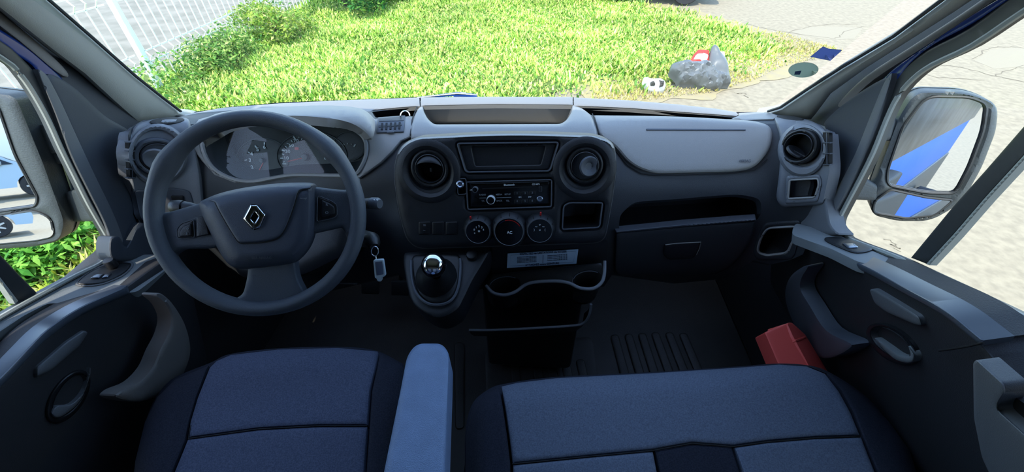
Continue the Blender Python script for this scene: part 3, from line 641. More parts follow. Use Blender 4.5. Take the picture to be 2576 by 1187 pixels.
conform('run_channel', sm([(2244, 192), (2226, 205), (2190, 290), (2150, 390), (2104, 480), (2072, 550), (2062, 590), (2080, 592), (2098, 540), (2130, 480), (2168, 400), (2205, 310)], 4), side(XR-.014, 1), 'door_grey', DR, .006, .004, 6, .012, step=22)
conform('frame_lip', sm([(2800, -250), (2560, -68), (2440, 20), (2300, 112), (2180, 190), (2110, 260), (2130, 262), (2200, 200), (2320, 122), (2450, 36), (2570, -46), (2800, -220)], 4), side(XR-.004, 1), 'door_taupe', DR, .004, .003, 8, .012, step=22)
conform('pillar_foot', sm([(2045, 470), (2075, 480), (2090, 560), (2110, 590), (2060, 588), (2010, 580), (2000, 560), (2030, 540)], 4), side(XR-.03, 1), 'door_grey', DR, .01, .008, 10, .03, step=16)
tag(conform('window_3', WR, side(XR+.03, 1), 'glass', None, 0, 0, 4, .003, step=60), kind='structure')
conform('divider_bar', [(2680, 205), (2576, 318), (2480, 428), (2400, 517), (2292, 648), (2332, 664), (2400, 590), (2480, 497), (2576, 392), (2680, 280)], side(XR+.015, 1), 'seal_rubber', DR, .008, .004, 6, .016, step=20)
conform('divider_seal', [(2680, 278), (2576, 390), (2480, 495), (2400, 588), (2330, 664), (2338, 667), (2404, 596), (2484, 503), (2580, 398), (2680, 288)], side(XR+.01, 1), 'seal_grey', DR, .008, .002, 3, .012, step=20)
PRe = P3(RX(2112, 580, XR), RX(2576, 800, XR), RX(2350, 700, XR)+Vector((-.05, 0, -.005)))
conform('sill_ledge', rnd([(3000, 1040), (2760, 905), (2576, 806), (2450, 746), (2350, 700), (2250, 654), (2150, 612), (2110, 590), (2000, 560), (1990, 590), (2090, 626), (2160, 660), (2200, 668), (2270, 690), (2330, 690), (2450, 790), (2576, 860), (2760, 960), (3000, 1090)], 12, 3), PRe, 'door_ledge', DR, .003, .003, 6, .02, step=24)
conform('pull_pocket', rnd([(3000, 1050), (2576, 830), (2450, 760), (2290, 676), (2180, 660), (2230, 720), (2400, 830), (2500, 960), (2576, 1060), (2700, 1400), (3000, 1400)], 12, 3), side(XR+.005, 1), 'door_ledge', DR, 0, 0, 6, .02, step=30)
armr = catmull([Vector(q) for q in [(2090, 632), (2140, 652), (2200, 680), (2280, 724), (2350, 762), (2400, 795), (2440, 828), (2474, 856)]], 4)
low = conform('lower_panel', [Vector(q) for q in [(1960, 570), (2040, 610)]]+armr+[Vector(q) for q in [(2470, 862), (2576, 990), (2660, 1100), (2700, 1400), (2200, 1400), (2090, 1180), (2020, 1000), (1930, 860), (1940, 660)]], sideR(.09), 'door_dark', DR, .012, .012, 26, .06, step=22)
conform('armrest_edge', armr+[q+Vector((-7, 13)) for q in armr[::-1]], sideR(.095), 'arm_edge', DR, .012, .008, 6, .03, step=20)
rim('armrest_seam', [(2474, 862), (2440, 870), (2400, 877), (2362, 882)], sideR(.10), .0015, 'deep_black', DR, .012, closed=False)
conform('grab_handle', rnd([(2187, 728), (2200, 726), (2250, 756), (2312, 795), (2320, 820), (2300, 815), (2230, 785), (2200, 762)], 9, 4), sideR(.10), 'door_grey', DR, .012, .008, 8, .02, step=14, label='grey inner door release lever')
conform('lever_bezel', ell(2242, 866, 74, 38, 36, .62), sideR(.10), 'black_plastic', DR, .008, .006, 8, .01, holes=[ell(2240, 862, 58, 27, 30, .62)], step=14)
liner('lever_recess', ell(2240, 862, 58, 27, 30, .62), sideR(.105), 'door_dark', DR, .03, shrink=.75)
conform('recess_lip', sm([(2200, 850), (2225, 880), (2255, 905), (2290, 912), (2300, 895), (2285, 870), (2290, 895), (2262, 892), (2230, 870)], 4), sideR(.105), 'door_ledge', DR, .008, .006, 6, .01, step=12)
sp = conform('switch_bezel', sm([(2074, 600), (2086, 596), (2130, 600), (2190, 622), (2186, 632), (2150, 636), (2110, 622), (2080, 608)], 5), PRe, 'black_plastic', DR, .012, .006, 6, .012, step=14)
conform('window_switch', rnd([(2118, 612), (2146, 611), (2160, 622), (2134, 624)], 3, 3), PRe, 'chrome_soft', sp, .018, .004, 4, .01, step=8)
conform('door_pocket_edge', catmull([Vector(q) for q in [(2022, 670), (2034, 672), (2018, 700), (2016, 728), (2040, 770), (2080, 830), (2140, 862), (2135, 880), (2090, 900), (2050, 890), (2005, 830), (1980, 770), (1976, 730), (1990, 694)]], 4, True), sideR(.13), 'pod_grey', DR, .012, .012, 14, .03, step=12)
conform('pocket_flap', rnd([(2448, 912), (2458, 903), (2526, 965, 14), (2530, 985, 8), (2504, 1025, 20), (2576, 1090), (2700, 1200), (2700, 1400), (2540, 1300), (2470, 1150), (2450, 1050)], 12, 4), sideR(.12), 'door_grey', DR, .01, .008, 8, .02, step=16)
conform('pocket_well', rnd([(2500, 960), (2700, 1100), (2720, 1300), (2500, 1120)], 8, 3), sideR(.105), 'deep_black', DR, .002, .002, 4, .01, step=30)
# van body behind the cab (seen only in the mirrors)
def ext(name, x, z0, z1, m, y0=-.2, y1=-4.6, th=.05):
    return tag(box(name, (x, (y0+y1)/2, (z0+z1)/2), (th, y0-y1, z1-z0), m, None, .01), kind='structure')
ext('wall_right_blue', .755, .18, .58, 'van_blue'); ext('wall_right_box', .775, .58, 1.75, 'box_grey'); ext('wall_right_cladding', .765, -.38, .18, 'mirror_housing')
ext('wall_left_blue', -1.05, -.02, .62, 'van_blue'); ext('wall_left_box', -1.07, .62, 1.75, 'box_grey')
van = empty('van_wheel', (.94, -2.9, GZ), 'dark rear wheel of the van seen in the passenger side mirror', 'wheel')
lathe('tyre', [(.18, .04), (.2, .06), (.3, .06), (.33, .03), (.33, -.12), (.3, -.14), (.0, -.14)], (.94, -2.9, GZ+.33), (1, 0, 0), 'tyre', van, 32); lathe('hub', [(0, .02), (.12, .03), (.18, .04)], (.94, -2.9, GZ+.33), (1, 0, 0), 'alloy', van, 24)
car(-12.4, -12.6, 2.5, 'car_silver', 'pale blue grey hatchback with alloy wheels reflected in the driver side mirror')
car(-21, -13, .4, 'car_white', 'white car parked far behind, in the driver side mirror')
car(4.6, -9.5, 1.5, 'car_white', 'white car parked behind on the passenger side, in the mirror')
leafy('distant_hedge', [(x, -36+random.uniform(-1, 1), 1.0, 2.2, 1.2, 2.4) for x in np.arange(-26, 22, 2.2)], 9000, .35, TG, 'row of trees far behind the van, seen only in the mirrors', 'hedge', kind='stuff')
bl = empty('storage_building', (-19, -27, GZ), 'low pale building far behind the van, seen in the driver side mirror', 'building')
box('building_wall', (-19, -27, 1.4), (9, 4, 4), 'car_white', bl, .02); box('building_roof', (-19, -27, 3.5), (9.4, 4.4, .25), 'box_grey', bl, .02)
# ---- wing mirrors
def mirror(name, c, want, housing, panes, arms, label, depth):
    C = RT(c[0], c[1], c[2]); r = (C-CAM).normalized(); n = (Vector(want).normalized()-r).normalized(); pl = Plane(C, n)
    e = empty(name, C, label, 'mirror')
    hs = conform('housing', housing, pl, 'mirror_housing', e, .006, .012, 26, depth, step=20, holes=[q for q, _ in panes], down=-n+Vector((0, .0, 0)))
    back = []
    u, v, w = basis(n); 
    o2 = [pl.hit(p[0], p[1])[0] for p in housing]; cc = sum(o2, Vector())/len(o2); V = [cc+(q-cc)*1.0-n*depth*.8 for q in o2]+[cc+(q-cc)*.8-n*depth*1.6 for q in o2]; k = len(o2)
    mesh('housing_back', V, [(i, (i+1) % k, k+(i+1) % k, k+i) for i in range(k)]+[tuple(range(k, 2*k))], 'mirror_housing', e, 40)
    for q, ln in panes:
        class T:
            def hit(s, px, py):
                return Plane(C-n*.004, n+Vector(ln)).hit(px, py)
        conform('mirror_glass', q, T(), 'mirror', e, 0, 0, 3, .004, step=40, down=-n)
        rim('mirror_gasket', q, pl, .0035, 'seal_rubber', e, 0)
    for a in arms:
        conform('mount_arm', a[0], Plane(C+Vector(a[1]), (n.x*.2, -1, .25)), 'mirror_housing', e, .006, .006, 10, .045, step=16)
mirror('wing_mirror', (2365, 375, .98), (-.055, -1, -.12),
       rnd([(2300, 228, 40), (2440, 232, 60), (2512, 262, 30), (2505, 330), (2470, 420), (2420, 510, 40), (2340, 556, 30), (2260, 556), (2192, 540, 22), (2186, 490), (2215, 410), (2260, 290)], 20, 5),
       [(rnd([(2330, 242, 30), (2440, 244), (2484, 262, 18), (2474, 330), (2440, 420), (2404, 487, 18), (2330, 485), (2232, 466, 20), (2232, 430), (2270, 320)], 20, 4), (0, 0, 0)),
        (rnd([(2240, 476), (2330, 496), (2398, 503), (2352, 540, 14), (2280, 548), (2196, 534, 12), (2200, 505)], 10, 4), (-.03, 0, .03))],
       [(rnd([(2175, 302), (2200, 296), (2265, 300), (2250, 352), (2190, 360), (2170, 392), (2150, 385)], 8, 3), (0, .04, 0)), (rnd([(2140, 455), (2170, 442), (2215, 470), (2205, 505), (2120, 500), (2100, 480)], 8, 3), (0, .04, 0))],
       'tall grey wing mirror outside the passenger window reflecting the blue van side', .05)
mirror('wing_mirror', (20, 400, .92), (-.75, -1, -.03),
       rnd([(-170, 232), (-60, 226), (42, 238, 26), (72, 312), (112, 410), (166, 560, 20), (152, 606, 20), (88, 620), (-60, 630), (-150, 600)], 20, 5),
       [(rnd([(-150, 258), (-40, 250), (-6, 262, 22), (38, 390), (96, 498, 18), (90, 518, 12), (-10, 532), (-110, 540)], 20, 4), (0, 0, 0)), (rnd([(-110, 556), (-10, 546), (84, 528, 20), (130, 548, 20), (136, 594, 16), (90, 604), (0, 612), (-100, 618)], 10, 4), (.03, 0, .04))],
       [(rnd([(48, 324), (72, 312), (130, 314), (160, 384), (90, 388), (68, 390)], 6, 3), (0, .04, 0)), (rnd([(100, 392), (150, 384), (180, 412), (130, 412)], 6, 3), (0, .045, 0)), (rnd([(146, 490), (190, 476), (240, 500), (262, 556), (150, 558), (138, 520)], 8, 3), (0, .04, 0))],
       'grey wing mirror outside the driver window reflecting a parked car', .05)
# wiper
e = empty('windscreen_wiper', RY(1160, 240, 1.16), 'pale wiper arm tip just showing above the centre of the dashboard', 'wiper')
tube('wiper_arm', [RY(1050, 246, 1.15), RY(1100, 241, 1.155), RY(1150, 236, 1.16), RY(1200, 240, 1.16)], [.003, .004, .006, .004], 'chrome_soft', e)
conform('wiper_pivot', sm([(1140, 240), (1150, 233), (1166, 232), (1186, 238), (1192, 244), (1150, 245)], 4), Plane(RY(1160, 240, 1.17), (0, -1, 1)), 'print_white', e, .006, .006, 5, .02, step=8)
# windscreen stickers (back side seen)
class Off:
    def __init__(s, b, o): s.b = b; s.o = o
    def hit(s, px, py): p, n = s.b.hit(px, py); return p+(CAM-p).normalized()*s.o, n
st = tag(conform('round_sticker', ell(2021, 176, 38, 19, 30, -.06), Off(GL, .001), 'sticker_grey', None, .0006, 0, 2, .0005, step=20), 'round grey green sticker on the lower right of the windscreen', 'sticker')
conform('faint_code', [(2000, 180), (2016, 178), (2012, 188), (1998, 188)], Off(GL, .002), 'sticker_blue', st, .0004, 0, 2, .0003, step=20)
tag(conform('square_sticker', catmull([Vector(q) for q in [(2038, 143), (2070, 117)]], 2)+[Vector((2085, 123)), Vector((2100, 124)), Vector((2119, 126)), Vector((2089, 153))], Off(GL, .001), 'sticker_blue', None, .0006, 0, 2, .0005, step=20), 'dark blue square sticker on the windscreen beside the right pillar', 'sticker')
# ---------------------------------------------------------------- dashboard
def Y(r): return [RY(*q) for q in r]
BS = Loft([Y([(318, 300, .78), (345, 296, .82), (440, 292, .90), (560, 286, .97), (700, 276, 1.01), (940, 268, 1.07), (1060, 262, 1.09), (1250, 260, 1.10), (1440, 262, 1.09), (1700, 280, 1.06), (1860, 292, 1.03), (1960, 292, .98), (2060, 300, .88), (2085, 306, .84)]),
           Y([(316, 330, .75), (345, 322, .79), (440, 318, .84), (560, 318, .90), (700, 312, .92), (940, 312, .93), (1060, 322, .93), (1250, 326, .92), (1440, 322, .92), (1700, 312, .97), (1860, 318, .95), (1960, 322, .91), (2060, 332, .84), (2087, 345, .80)]),
           Y([(318, 420, .71), (345, 420, .745), (440, 425, .79), (560, 430, .82), (700, 440, .83), (940, 425, .83), (1060, 430, .83), (1250, 430, .83), (1440, 430, .83), (1700, 437, .86), (1860, 432, .86), (1960, 430, .84), (2060, 430, .79), (2089, 430, .76)]),
           Y([(325, 500, .69), (345, 505, .72), (440, 510, .765), (560, 515, .79), (700, 515, .80), (940, 515, .80), (1060, 515, .79), (1250, 515, .79), (1440, 515, .79), (1700, 505, .83), (1860, 500, .83), (1960, 505, .81), (2050, 515, .76), (2078, 520, .73)]),
           Y([(350, 570, .68), (375, 575, .70), (440, 580, .74), (560, 585, .77), (700, 590, .78), (940, 590, .78), (1060, 590, .76), (1250, 590, .76), (1440, 590, .77), (1700, 575, .82), (1860, 570, .82), (1960, 580, .79), (2030, 590, .745), (2060, 590, .72)]),
           Y([(390, 650, .67), (420, 660, .69), (480, 670, .73), (560, 680, .76), (700, 690, .78), (940, 690, .78), (1060, 680, .77), (1250, 680, .77), (1440, 680, .78), (1700, 680, .82), (1860, 680, .81), (1940, 670, .78), (1990, 660, .745), (2020, 655, .72)]),
           Y([(430, 700, .68), (470, 730, .70), (520, 760, .74), (600, 780, .78), (700, 790, .80), (940, 790, .80), (1060, 790, .80), (1250, 790, .80), (1440, 780, .81), (1700, 720, .85), (1860, 715, .84), (1920, 700, .80), (1960, 690, .76), (1990, 680, .74)])], 90, 6)
DB = empty('dashboard', (-.1, .95, .6), 'wide grey and charcoal van dashboard spanning below the windscreen', 'dashboard')
# pockets of the dash (outlines in the picture)
pk_bin = rnd([(1061, 266, 4), (1438, 266, 4), (1440, 290, 12), (1420, 313, 10), (1084, 314, 10), (1062, 292, 12)], 8, 4)
pk_tl = rnd([(935, 281), (1052, 270), (1046, 292), (944, 296)], 3, 2)
pk_tr = rnd([(1462, 272), (1600, 276), (1850, 296), (1846, 300), (1700, 294), (1488, 290)], 3, 2)
pk_shelf = rnd([(1560, 541, 10), (1592, 508, 24), (1700, 501, 20), (1860, 488, 30), (1914, 500, 26), (1916, 536, 12), (1902, 556, 8), (1720, 566, 10), (1556, 576, 8)], 12, 5)
pk_corner = rnd([(1912, 600, 16), (1930, 573, 12), (2004, 569, 8), (1998, 600, 10), (1982, 636, 12), (1928, 643, 14), (1904, 634, 12)], 12, 5)
pk_cluster = catmull([Vector(q) for q in [(512, 352), (560, 322), (640, 302), (740, 298), (830, 306), (890, 326), (918, 352), (921, 388), (908, 422), (888, 440), (820, 441), (740, 440), (690, 447), (640, 456), (592, 452), (545, 430), (518, 396)]], 3, True)
outl = [Vector(q) for q in [(322, 340), (330, 320), (360, 302), (440, 296), (500, 284), (560, 279), (700, 270), (860, 264), (940, 262), (1057, 254), (1250, 252), (1443, 254), (1700, 272), (1858, 288), (1940, 285), (2030, 300), (2075, 318), (2086, 350), (2086, 440), (2066, 520), (2050, 560), (2020, 640), (1985, 655), (1940, 665), (1895, 655), (1830, 700), (1700, 712), (1540, 690), (1520, 720), (1060, 730), (1000, 690), (700, 760), (520, 740), (440, 690), (390, 640), (350, 560), (330, 480)]]
body = conform('dash_body', outl, BS, 'dash_dark', DB, 0, 0, 4, .02, holes=[pk_bin, pk_tl, pk_tr, pk_shelf, pk_corner, pk_cluster, ell(2023, 370, 37, 37, 30)], step=15, down=(0, .6, -.8))
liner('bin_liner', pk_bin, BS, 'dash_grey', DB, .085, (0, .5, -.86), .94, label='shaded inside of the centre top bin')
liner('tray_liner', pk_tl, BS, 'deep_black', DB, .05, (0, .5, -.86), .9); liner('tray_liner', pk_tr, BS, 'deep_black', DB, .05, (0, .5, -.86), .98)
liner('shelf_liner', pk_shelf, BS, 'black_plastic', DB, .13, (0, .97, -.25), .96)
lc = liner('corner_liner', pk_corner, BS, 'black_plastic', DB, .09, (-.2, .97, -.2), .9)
rim('corner_rim', pk_corner, BS, .0035, 'dash_grey', DB, .002)
conform('corner_bezel', rnd([(1924, 560, 12), (2014, 553, 12), (2016, 575, 10), (2000, 640, 14), (1990, 652, 14), (1905, 656, 16), (1893, 634, 16), (1908, 590, 20)], 12, 4), BS, 'dash_dark', DB, .006, .005, 7, .008, holes=[pk_corner], step=14)
# light grey upper skin of the dash: left binnacle, hood, top strips
conform('upper_trim', [Vector(q) for q in [(478, 330), (500, 300), (560, 284), (640, 276), (740, 270), (860, 268), (905, 275), (930, 290), (944, 300), (1034, 292), (1040, 300), (1046, 340), (1010, 356), (990, 380), (960, 410), (925, 436), (905, 450), (880, 447), (740, 446), (690, 453), (640, 462), (590, 460), (540, 440), (508, 405), (480, 370)]], BS, 'dash_grey', DB, .012, .008, 8, .014, holes=[[q+((q-Vector((716, 380))).normalized()*2) for q in pk_cluster]], step=15)
HoodS = Loft([Y([(498, 312, .80), (520, 292, .84), (560, 281, .88), (700, 269, .93), (820, 265, .95), (900, 271, .95), (935, 290, .93), (946, 312, .90)]),
              Y([(500, 330, .77), (524, 304, .79), (565, 292, .82), (700, 280, .85), (820, 277, .86), (890, 285, .87), (925, 305, .86), (945, 330, .85)]),
              Y([(507, 345, .77), (528, 325, .775), (570, 308, .79), (700, 290, .81), (820, 292, .82), (875, 306, .83), (915, 330, .83), (937, 352, .83)])], 50, 6)
hd = conform('instrument_hood', catmull([Vector(q) for q in [(500, 330), (520, 298), (560, 282), (640, 273), (740, 267), (830, 265), (900, 271), (932, 288), (944, 312), (936, 350), (915, 330), (880, 310), (820, 297), (740, 291), (640, 295), (570, 312), (528, 338), (508, 352)]], 3, True), HoodS, 'dash_grey', DB, .006, .006, 10, .02, step=14)
liner('hood_underside', pk_cluster, BS, 'dash_dark', DB, .07, (0, .95, .0), .93)
rim('cluster_rim', pk_cluster, BS, .005, 'dash_grey', DB, .012)
# cluster face and dials
cf = conform('cluster_face', ell(745, 384, 215, 92, 40), Plane(RY(740, 400, .885), (0, -.86, .5)), 'cluster_face', None, 0, 0, 3, .01, step=40)
CL = empty('instrument_cluster', RY(740, 400, .885), 'dark instrument cluster behind the steering wheel with red needles', 'instrument cluster')
cf.parent = CL; cf.matrix_parent_inverse = Matrix.Translation(CL.location).inverted()
CP = Plane(RY(740, 400, .885), (0, -.86, .5))
for (cx, cy, rx, ry) in ((661, 400, 66, 52), (785, 392, 88, 60), (878, 368, 40, 36)):
    conform('dial_face', ell(cx, cy, rx, ry, 36), CP, 'display_glass' if False else 'black_plastic', CL, .002, .001, 3, .002, step=30)
    rim('dial_ring', ell(cx, cy, rx, ry, 36), CP, .0012, 'mirror_housing', CL, .003)
WP = CP
def tick(px0, py0, px1, py1, wd, m='print_white', par=None): 
    d = Vector((px1-px0, py1-py0)).normalized(); s = Vector((-d.y, d.x))*wd/2
    a, b_ = Vector((px0, py0)), Vector((px1, py1)); conform('dial_mark', [a+s, b_+s, b_-s, a-s], CP, m, CL, .004, 0, 1, .001, step=50)
for q in [(625, 438, 628, 433, 1.5), (632, 423, 637, 421, 1.8), (615, 403, 621, 402, 2), (623, 382, 629, 385, 2), (641, 366, 645, 371, 3), (665, 358, 665, 364, 3), (665, 443, 665, 447, 2), (641, 436, 644, 441, 2),
          (705, 398, 713, 398, 3), (709, 387, 715, 389, 2), (709, 377, 717, 380, 3), (717, 368, 722, 371, 2), (721, 360, 727, 362, 1.5), (732, 353, 736, 357, 2), (738, 343, 743, 350, 3), (751, 343, 752, 347, 1.5), (710, 412, 720, 412, 2), (712, 408, 716, 406, 2),
          (865, 361, 866, 364, 1.5), (874, 360, 875, 363, 1.5), (883, 361, 884, 364, 1.5), (890, 369, 894, 363, 3)]: tick(*q)
for s, x, y, h in [('2', 634, 421, 9), ('3', 629, 403, 9), ('4', 633, 387, 9), ('5', 648, 376, 9), ('6', 665, 370, 9), ('10', 720, 397.5, 8), ('30', 724, 381, 8), ('50', 733, 366, 8), ('70', 745, 354, 8), ('90', 762, 347.5, 8), ('8', 818, 398, 7)]:
    stext('dial_number', s, x, y, CP, h, 'print_white', CL, .005, sx=1.25, bold=.00025)
tick(662, 409, 650, 432, 2.2, 'needle'); tick(766, 396, 724, 406, 2.4, 'needle')
for cx, cy, r in ((663, 403, .0065), (771, 395, .0095)):
    p, n = CP.hit(cx, cy); lathe('needle_hub', [(0, .012), (r*.8, .011), (r, .007), (r, 0)], p, n, 'mirror_housing', CL, 20)
conform('fuel_light', rnd([(741, 370), (751, 370), (751, 377), (741, 377)], 2, 2), CP, 'lcd_red', CL, .004, 0, 1, .001, step=20)
conform('trip_display', [(750, 420), (794, 420), (797, 440), (748, 440)], CP, 'lcd_red', CL, .004, 0, 1, .001, step=20)
conform('cluster_lens', pk_cluster, Plane(RY(740, 400, .845), (0, -.8, .6)), 'glass', CL, 0, 0, 2, .001, step=60)
# top strips
strips = Plane(RY(1250, 250, 1.11), (0, -.35, .94))
class SS:
    def hit(s, px, py): p, n = BS.hit(px, py); return p+(CAM-p).normalized()*.01, n
TS = Loft([[p+Vector((0, .0, .0)) for p in Y([(440, 288, .955), (560, 272, 1.03), (700, 260, 1.06), (1060, 245, 1.115), (1250, 243, 1.12), (1440, 245, 1.115), (1700, 263, 1.085), (1860, 283, 1.05), (1940, 284, 1.01)])],
           Y([(440, 305, .90), (560, 292, .97), (700, 282, 1.0), (1060, 268, 1.06), (1250, 266, 1.06), (1440, 268, 1.06), (1700, 284, 1.04), (1860, 300, 1.0), (1940, 300, .96)])], 50, 4)
for q in ([(440, 290), (470, 287), (560, 271), (700, 260), (860, 252), (1055, 245), (1056, 267), (1000, 271), (940, 277), (925, 288), (700, 275), (560, 286), (480, 292)], [(1058, 245), (1250, 243), (1441, 244), (1441, 264), (1250, 262), (1059, 266)],
          [(1443, 245), (1580, 252), (1700, 262), (1800, 273), (1852, 282, ), (1857, 288), (1852, 292), (1700, 281), (1580, 272), (1444, 266)], [(1859, 284), (1900, 282), (1940, 284), (1960, 292), (1945, 300), (1870, 303), (1840, 299), (1858, 291)]):
    conform('defroster_strip', q, TS, 'dash_grey', DB, .008, .006, 5, .012, step=16)
# centre top bin cowl
CW = conform('bin_cowl', rnd([(1032, 335, 4), (1038, 300, 14), (1052, 272, 10), (1064, 264, 5), (1066, 280, 6), (1076, 300, 12), (1092, 313, 8), (1410, 312, 8), (1426, 302, 12), (1438, 282, 6), (1440, 263, 5), (1464, 272, 12), (1490, 292, 14), (1504, 332, 6), (1504, 350, 4), (1034, 352, 4)], 8, 4), BS, 'dash_grey', DB, .022, .016, 9, .03, step=14)
rim('cowl_seam', [(1049, 268), (1037, 300), (1032, 340)], BS, .0015, 'deep_black', DB, .016, closed=False)
rim('cowl_seam', [(1490, 286), (1500, 310), (1507, 335), (1520, 356)], BS, .0015, 'deep_black', DB, .018, closed=False)
# toll ticket / card vent box left of the bin
cb = conform('card_box', rnd([(950, 295), (1020, 290), (1016, 332), (946, 335)], 3, 3), BS, 'pod_grey', DB, .018, .004, 4, .012, step=12)
conform('box_opening', rnd([(954, 297), (1017, 292), (1016, 303), (953, 306)], 2, 2), BS, 'dash_dark', cb, .02, .001, 2, .002, step=12)
for k in range(5): x = 961+k*11; conform('card_slot', [(x-2, 309-k*.5), (x+3, 309-k*.5), (x+1.5, 326-k*.5), (x-3.5, 326-k*.5)], BS, 'deep_black', cb, .0205, 0, 1, .001, step=20)
conform('slot_groove', rnd([(952, 315), (1011, 311), (1011, 315), (952, 320)], 2, 2), BS, 'seal_rubber', cb, .0195, 0, 1, .001, step=20)
conform('thumb_notch', rnd([(972, 334), (976, 328), (986, 327), (993, 333)], 3, 3), BS, 'pod_grey', cb, .021, .001, 2, .001, step=20)
rg = [BS.hit(1019+12*math.cos(a), 292+13*math.sin(a)) for a in [PI*k/8+PI for k in range(9)]]
tag(tube('metal_ring', [p+(CAM-p).normalized()*.03 for p, n in rg], .002, 'chrome', None), 'small pale wire ring in the dashboard tray left of the top bin', 'ring')
# airbag lid
AB = conform('airbag_lid', rnd([(1494, 290, 6), (1700, 292, 90), (1900, 304, 40), (1944, 318, 30), (1940, 372, 40), (1898, 424, 40), (1840, 433, 40), (1640, 438, 60), (1585, 415, 40), (1545, 366, 30), (1508, 344, 16)], 30, 6), BS, 'dash_grey', DB, .016, .012, 12, .02, step=15)
conform('lid_rib', rnd([(1626, 323), (1876, 325), (1876, 328), (1626, 327)], 2, 2), BS, 'pod_grey', AB, .019, .001, 2, .002, step=30)
stext('lid_mark', 'AIRBAG', 1874, 405, BS, 7, 'pod_grey', AB, .0185, sx=.8)
rim('lid_seam', [(1540, 366), (1578, 415), (1612, 436), (1645, 441), (1840, 436), (1898, 428), (1930, 400)], BS, .0014, 'deep_black', DB, .004, closed=False)
# glovebox
GB = conform('glovebox_door', rnd([(1549, 586, 4), (1720, 570, 20), (1902, 556, 8), (1890, 600, 14), (1868, 640, 16), (1838, 672, 20), (1800, 690, 20), (1560, 694, 10), (1545, 680, 10)], 12, 5), BS, 'dash_dark', DB, .014, .01, 6, .03, step=15)
conform('glovebox_edge', rnd([(1549, 581), (1720, 564), (1901, 550), (1903, 555), (1720, 570), (1550, 586)], 2, 3), BS, 'pod_grey', GB, .018, .004, 4, .02, step=16)
conform('glovebox_latch', rnd([(1672, 614, 5), (1763, 608, 5), (1755, 636, 14), (1744, 650, 10), (1682, 654, 10), (1668, 640, 8)], 8, 4), BS, 'stack_dark', GB, .022, .006, 5, .012, step=14)
rim('latch_edge', [(1674, 616), (1700, 612), (1763, 609), (1760, 624), (1752, 640)], BS, .0012, 'dash_grey', GB, .022, closed=False)
# right end pod with pocket, left end pod
def pod(outline, pocket, bez, mm='pod_light'):
    o = conform('end_pod', outline, BS, mm, DB, .014, .01, 9, .02, holes=[pocket, ell(2023, 370, 40, 40, 36)], step=14)
    liner('pod_liner', pocket, BS, 'black_plastic', DB, .05, (0, .97, -.25), .9, .012); conform('pod_bezel', bez, BS, mm, DB, .019, .005, 5, .01, holes=[pocket], step=14); rim('pod_rim', pocket, BS, .0022, 'dash_grey', DB, .018); return o
pkr = rnd([(1986, 453), (2058, 449), (2060, 466), (2050, 496), (1982, 500)], 6, 4)
podr = pod(rnd([(1946, 292, 10), (1990, 292, 20), (2050, 306, 20), (2080, 330, 16), (2087, 420, 10), (2086, 440, 10), (2070, 515, 8), (1966, 522, 14), (1952, 500, 14), (1962, 420, 30), (1962, 340, 20)], 12, 5), pkr, rnd([(1978, 442, 8), (2062, 438, 8), (2068, 460), (2056, 508, 8), (1975, 514, 8)], 8, 4))
pkl = rnd([(350, 486), (364, 486), (372, 530), (356, 530)], 4, 3)
podl = conform('end_pod', rnd([(326, 345, 16), (340, 312, 20), (400, 296, 20), (476, 296, 14), (486, 340, 20), (505, 440, 20), (512, 520, 10), (420, 560, 20), (362, 560, 16), (338, 500, 20), (324, 420, 20)], 12, 5), BS, 'pod_light', DB, .014, .01, 9, .02, step=14)
sw = conform('switch_bank', rnd([(338, 478), (440, 472), (478, 480), (500, 560), (372, 570), (352, 545)], 10, 4), BS, 'pod_grey', DB, .018, .004, 5, .01, step=16)
conform('light_switch', rnd([(360, 488), (402, 488), (408, 530), (368, 534)], 4, 3), BS, 'black_plastic', sw, .022, .003, 4, .008, step=12)
conform('light_switch', rnd([(430, 492), (462, 492), (466, 520), (436, 524)], 4, 3), BS, 'black_plastic', sw, .022, .003, 4, .008, step=12)
for cx, cy, a, b_ in ((420, 304, 44, 9), (1988, 296, 34, 5)):
    conform('demist_outlet', ell(cx, cy, a, b_, 28, -.08 if cx < 900 else .12), BS, 'deep_black', DB, .017, .002, 3, .004, step=14)
# side slot grilles
for xs, sg in (((323, 340), 1), ((2070, 2086), -1)):
    y0, y1 = (358, 448) if sg > 0 else (332, 414); n = 5 if sg > 0 else 4
    gr = conform('side_grille', rnd([(xs[0], y0), (xs[1], y0), (xs[1]+(2 if sg > 0 else 0), y1), (xs[0]+4*sg, y1)], 4, 3), BS, 'deep_black', DB, .017, .002, 2, .006, step=12)
    for k in range(n): y = y0+(y1-y0)*k/(n-1); conform('slat', [(xs[0]-1, y-1.5), (xs[1]+1, y-1.5), (xs[1]+1, y+1.5), (xs[0]-1, y+1.5)], BS, 'pod_grey', gr, .021, .001, 1, .006, step=20)
    conform('slat', [(xs[0]+8, y0), (xs[0]+10.5, y0), (xs[0]+11.5, y1), (xs[0]+9, y1)], BS, 'pod_grey', gr, .021, .001, 1, .006, step=20)
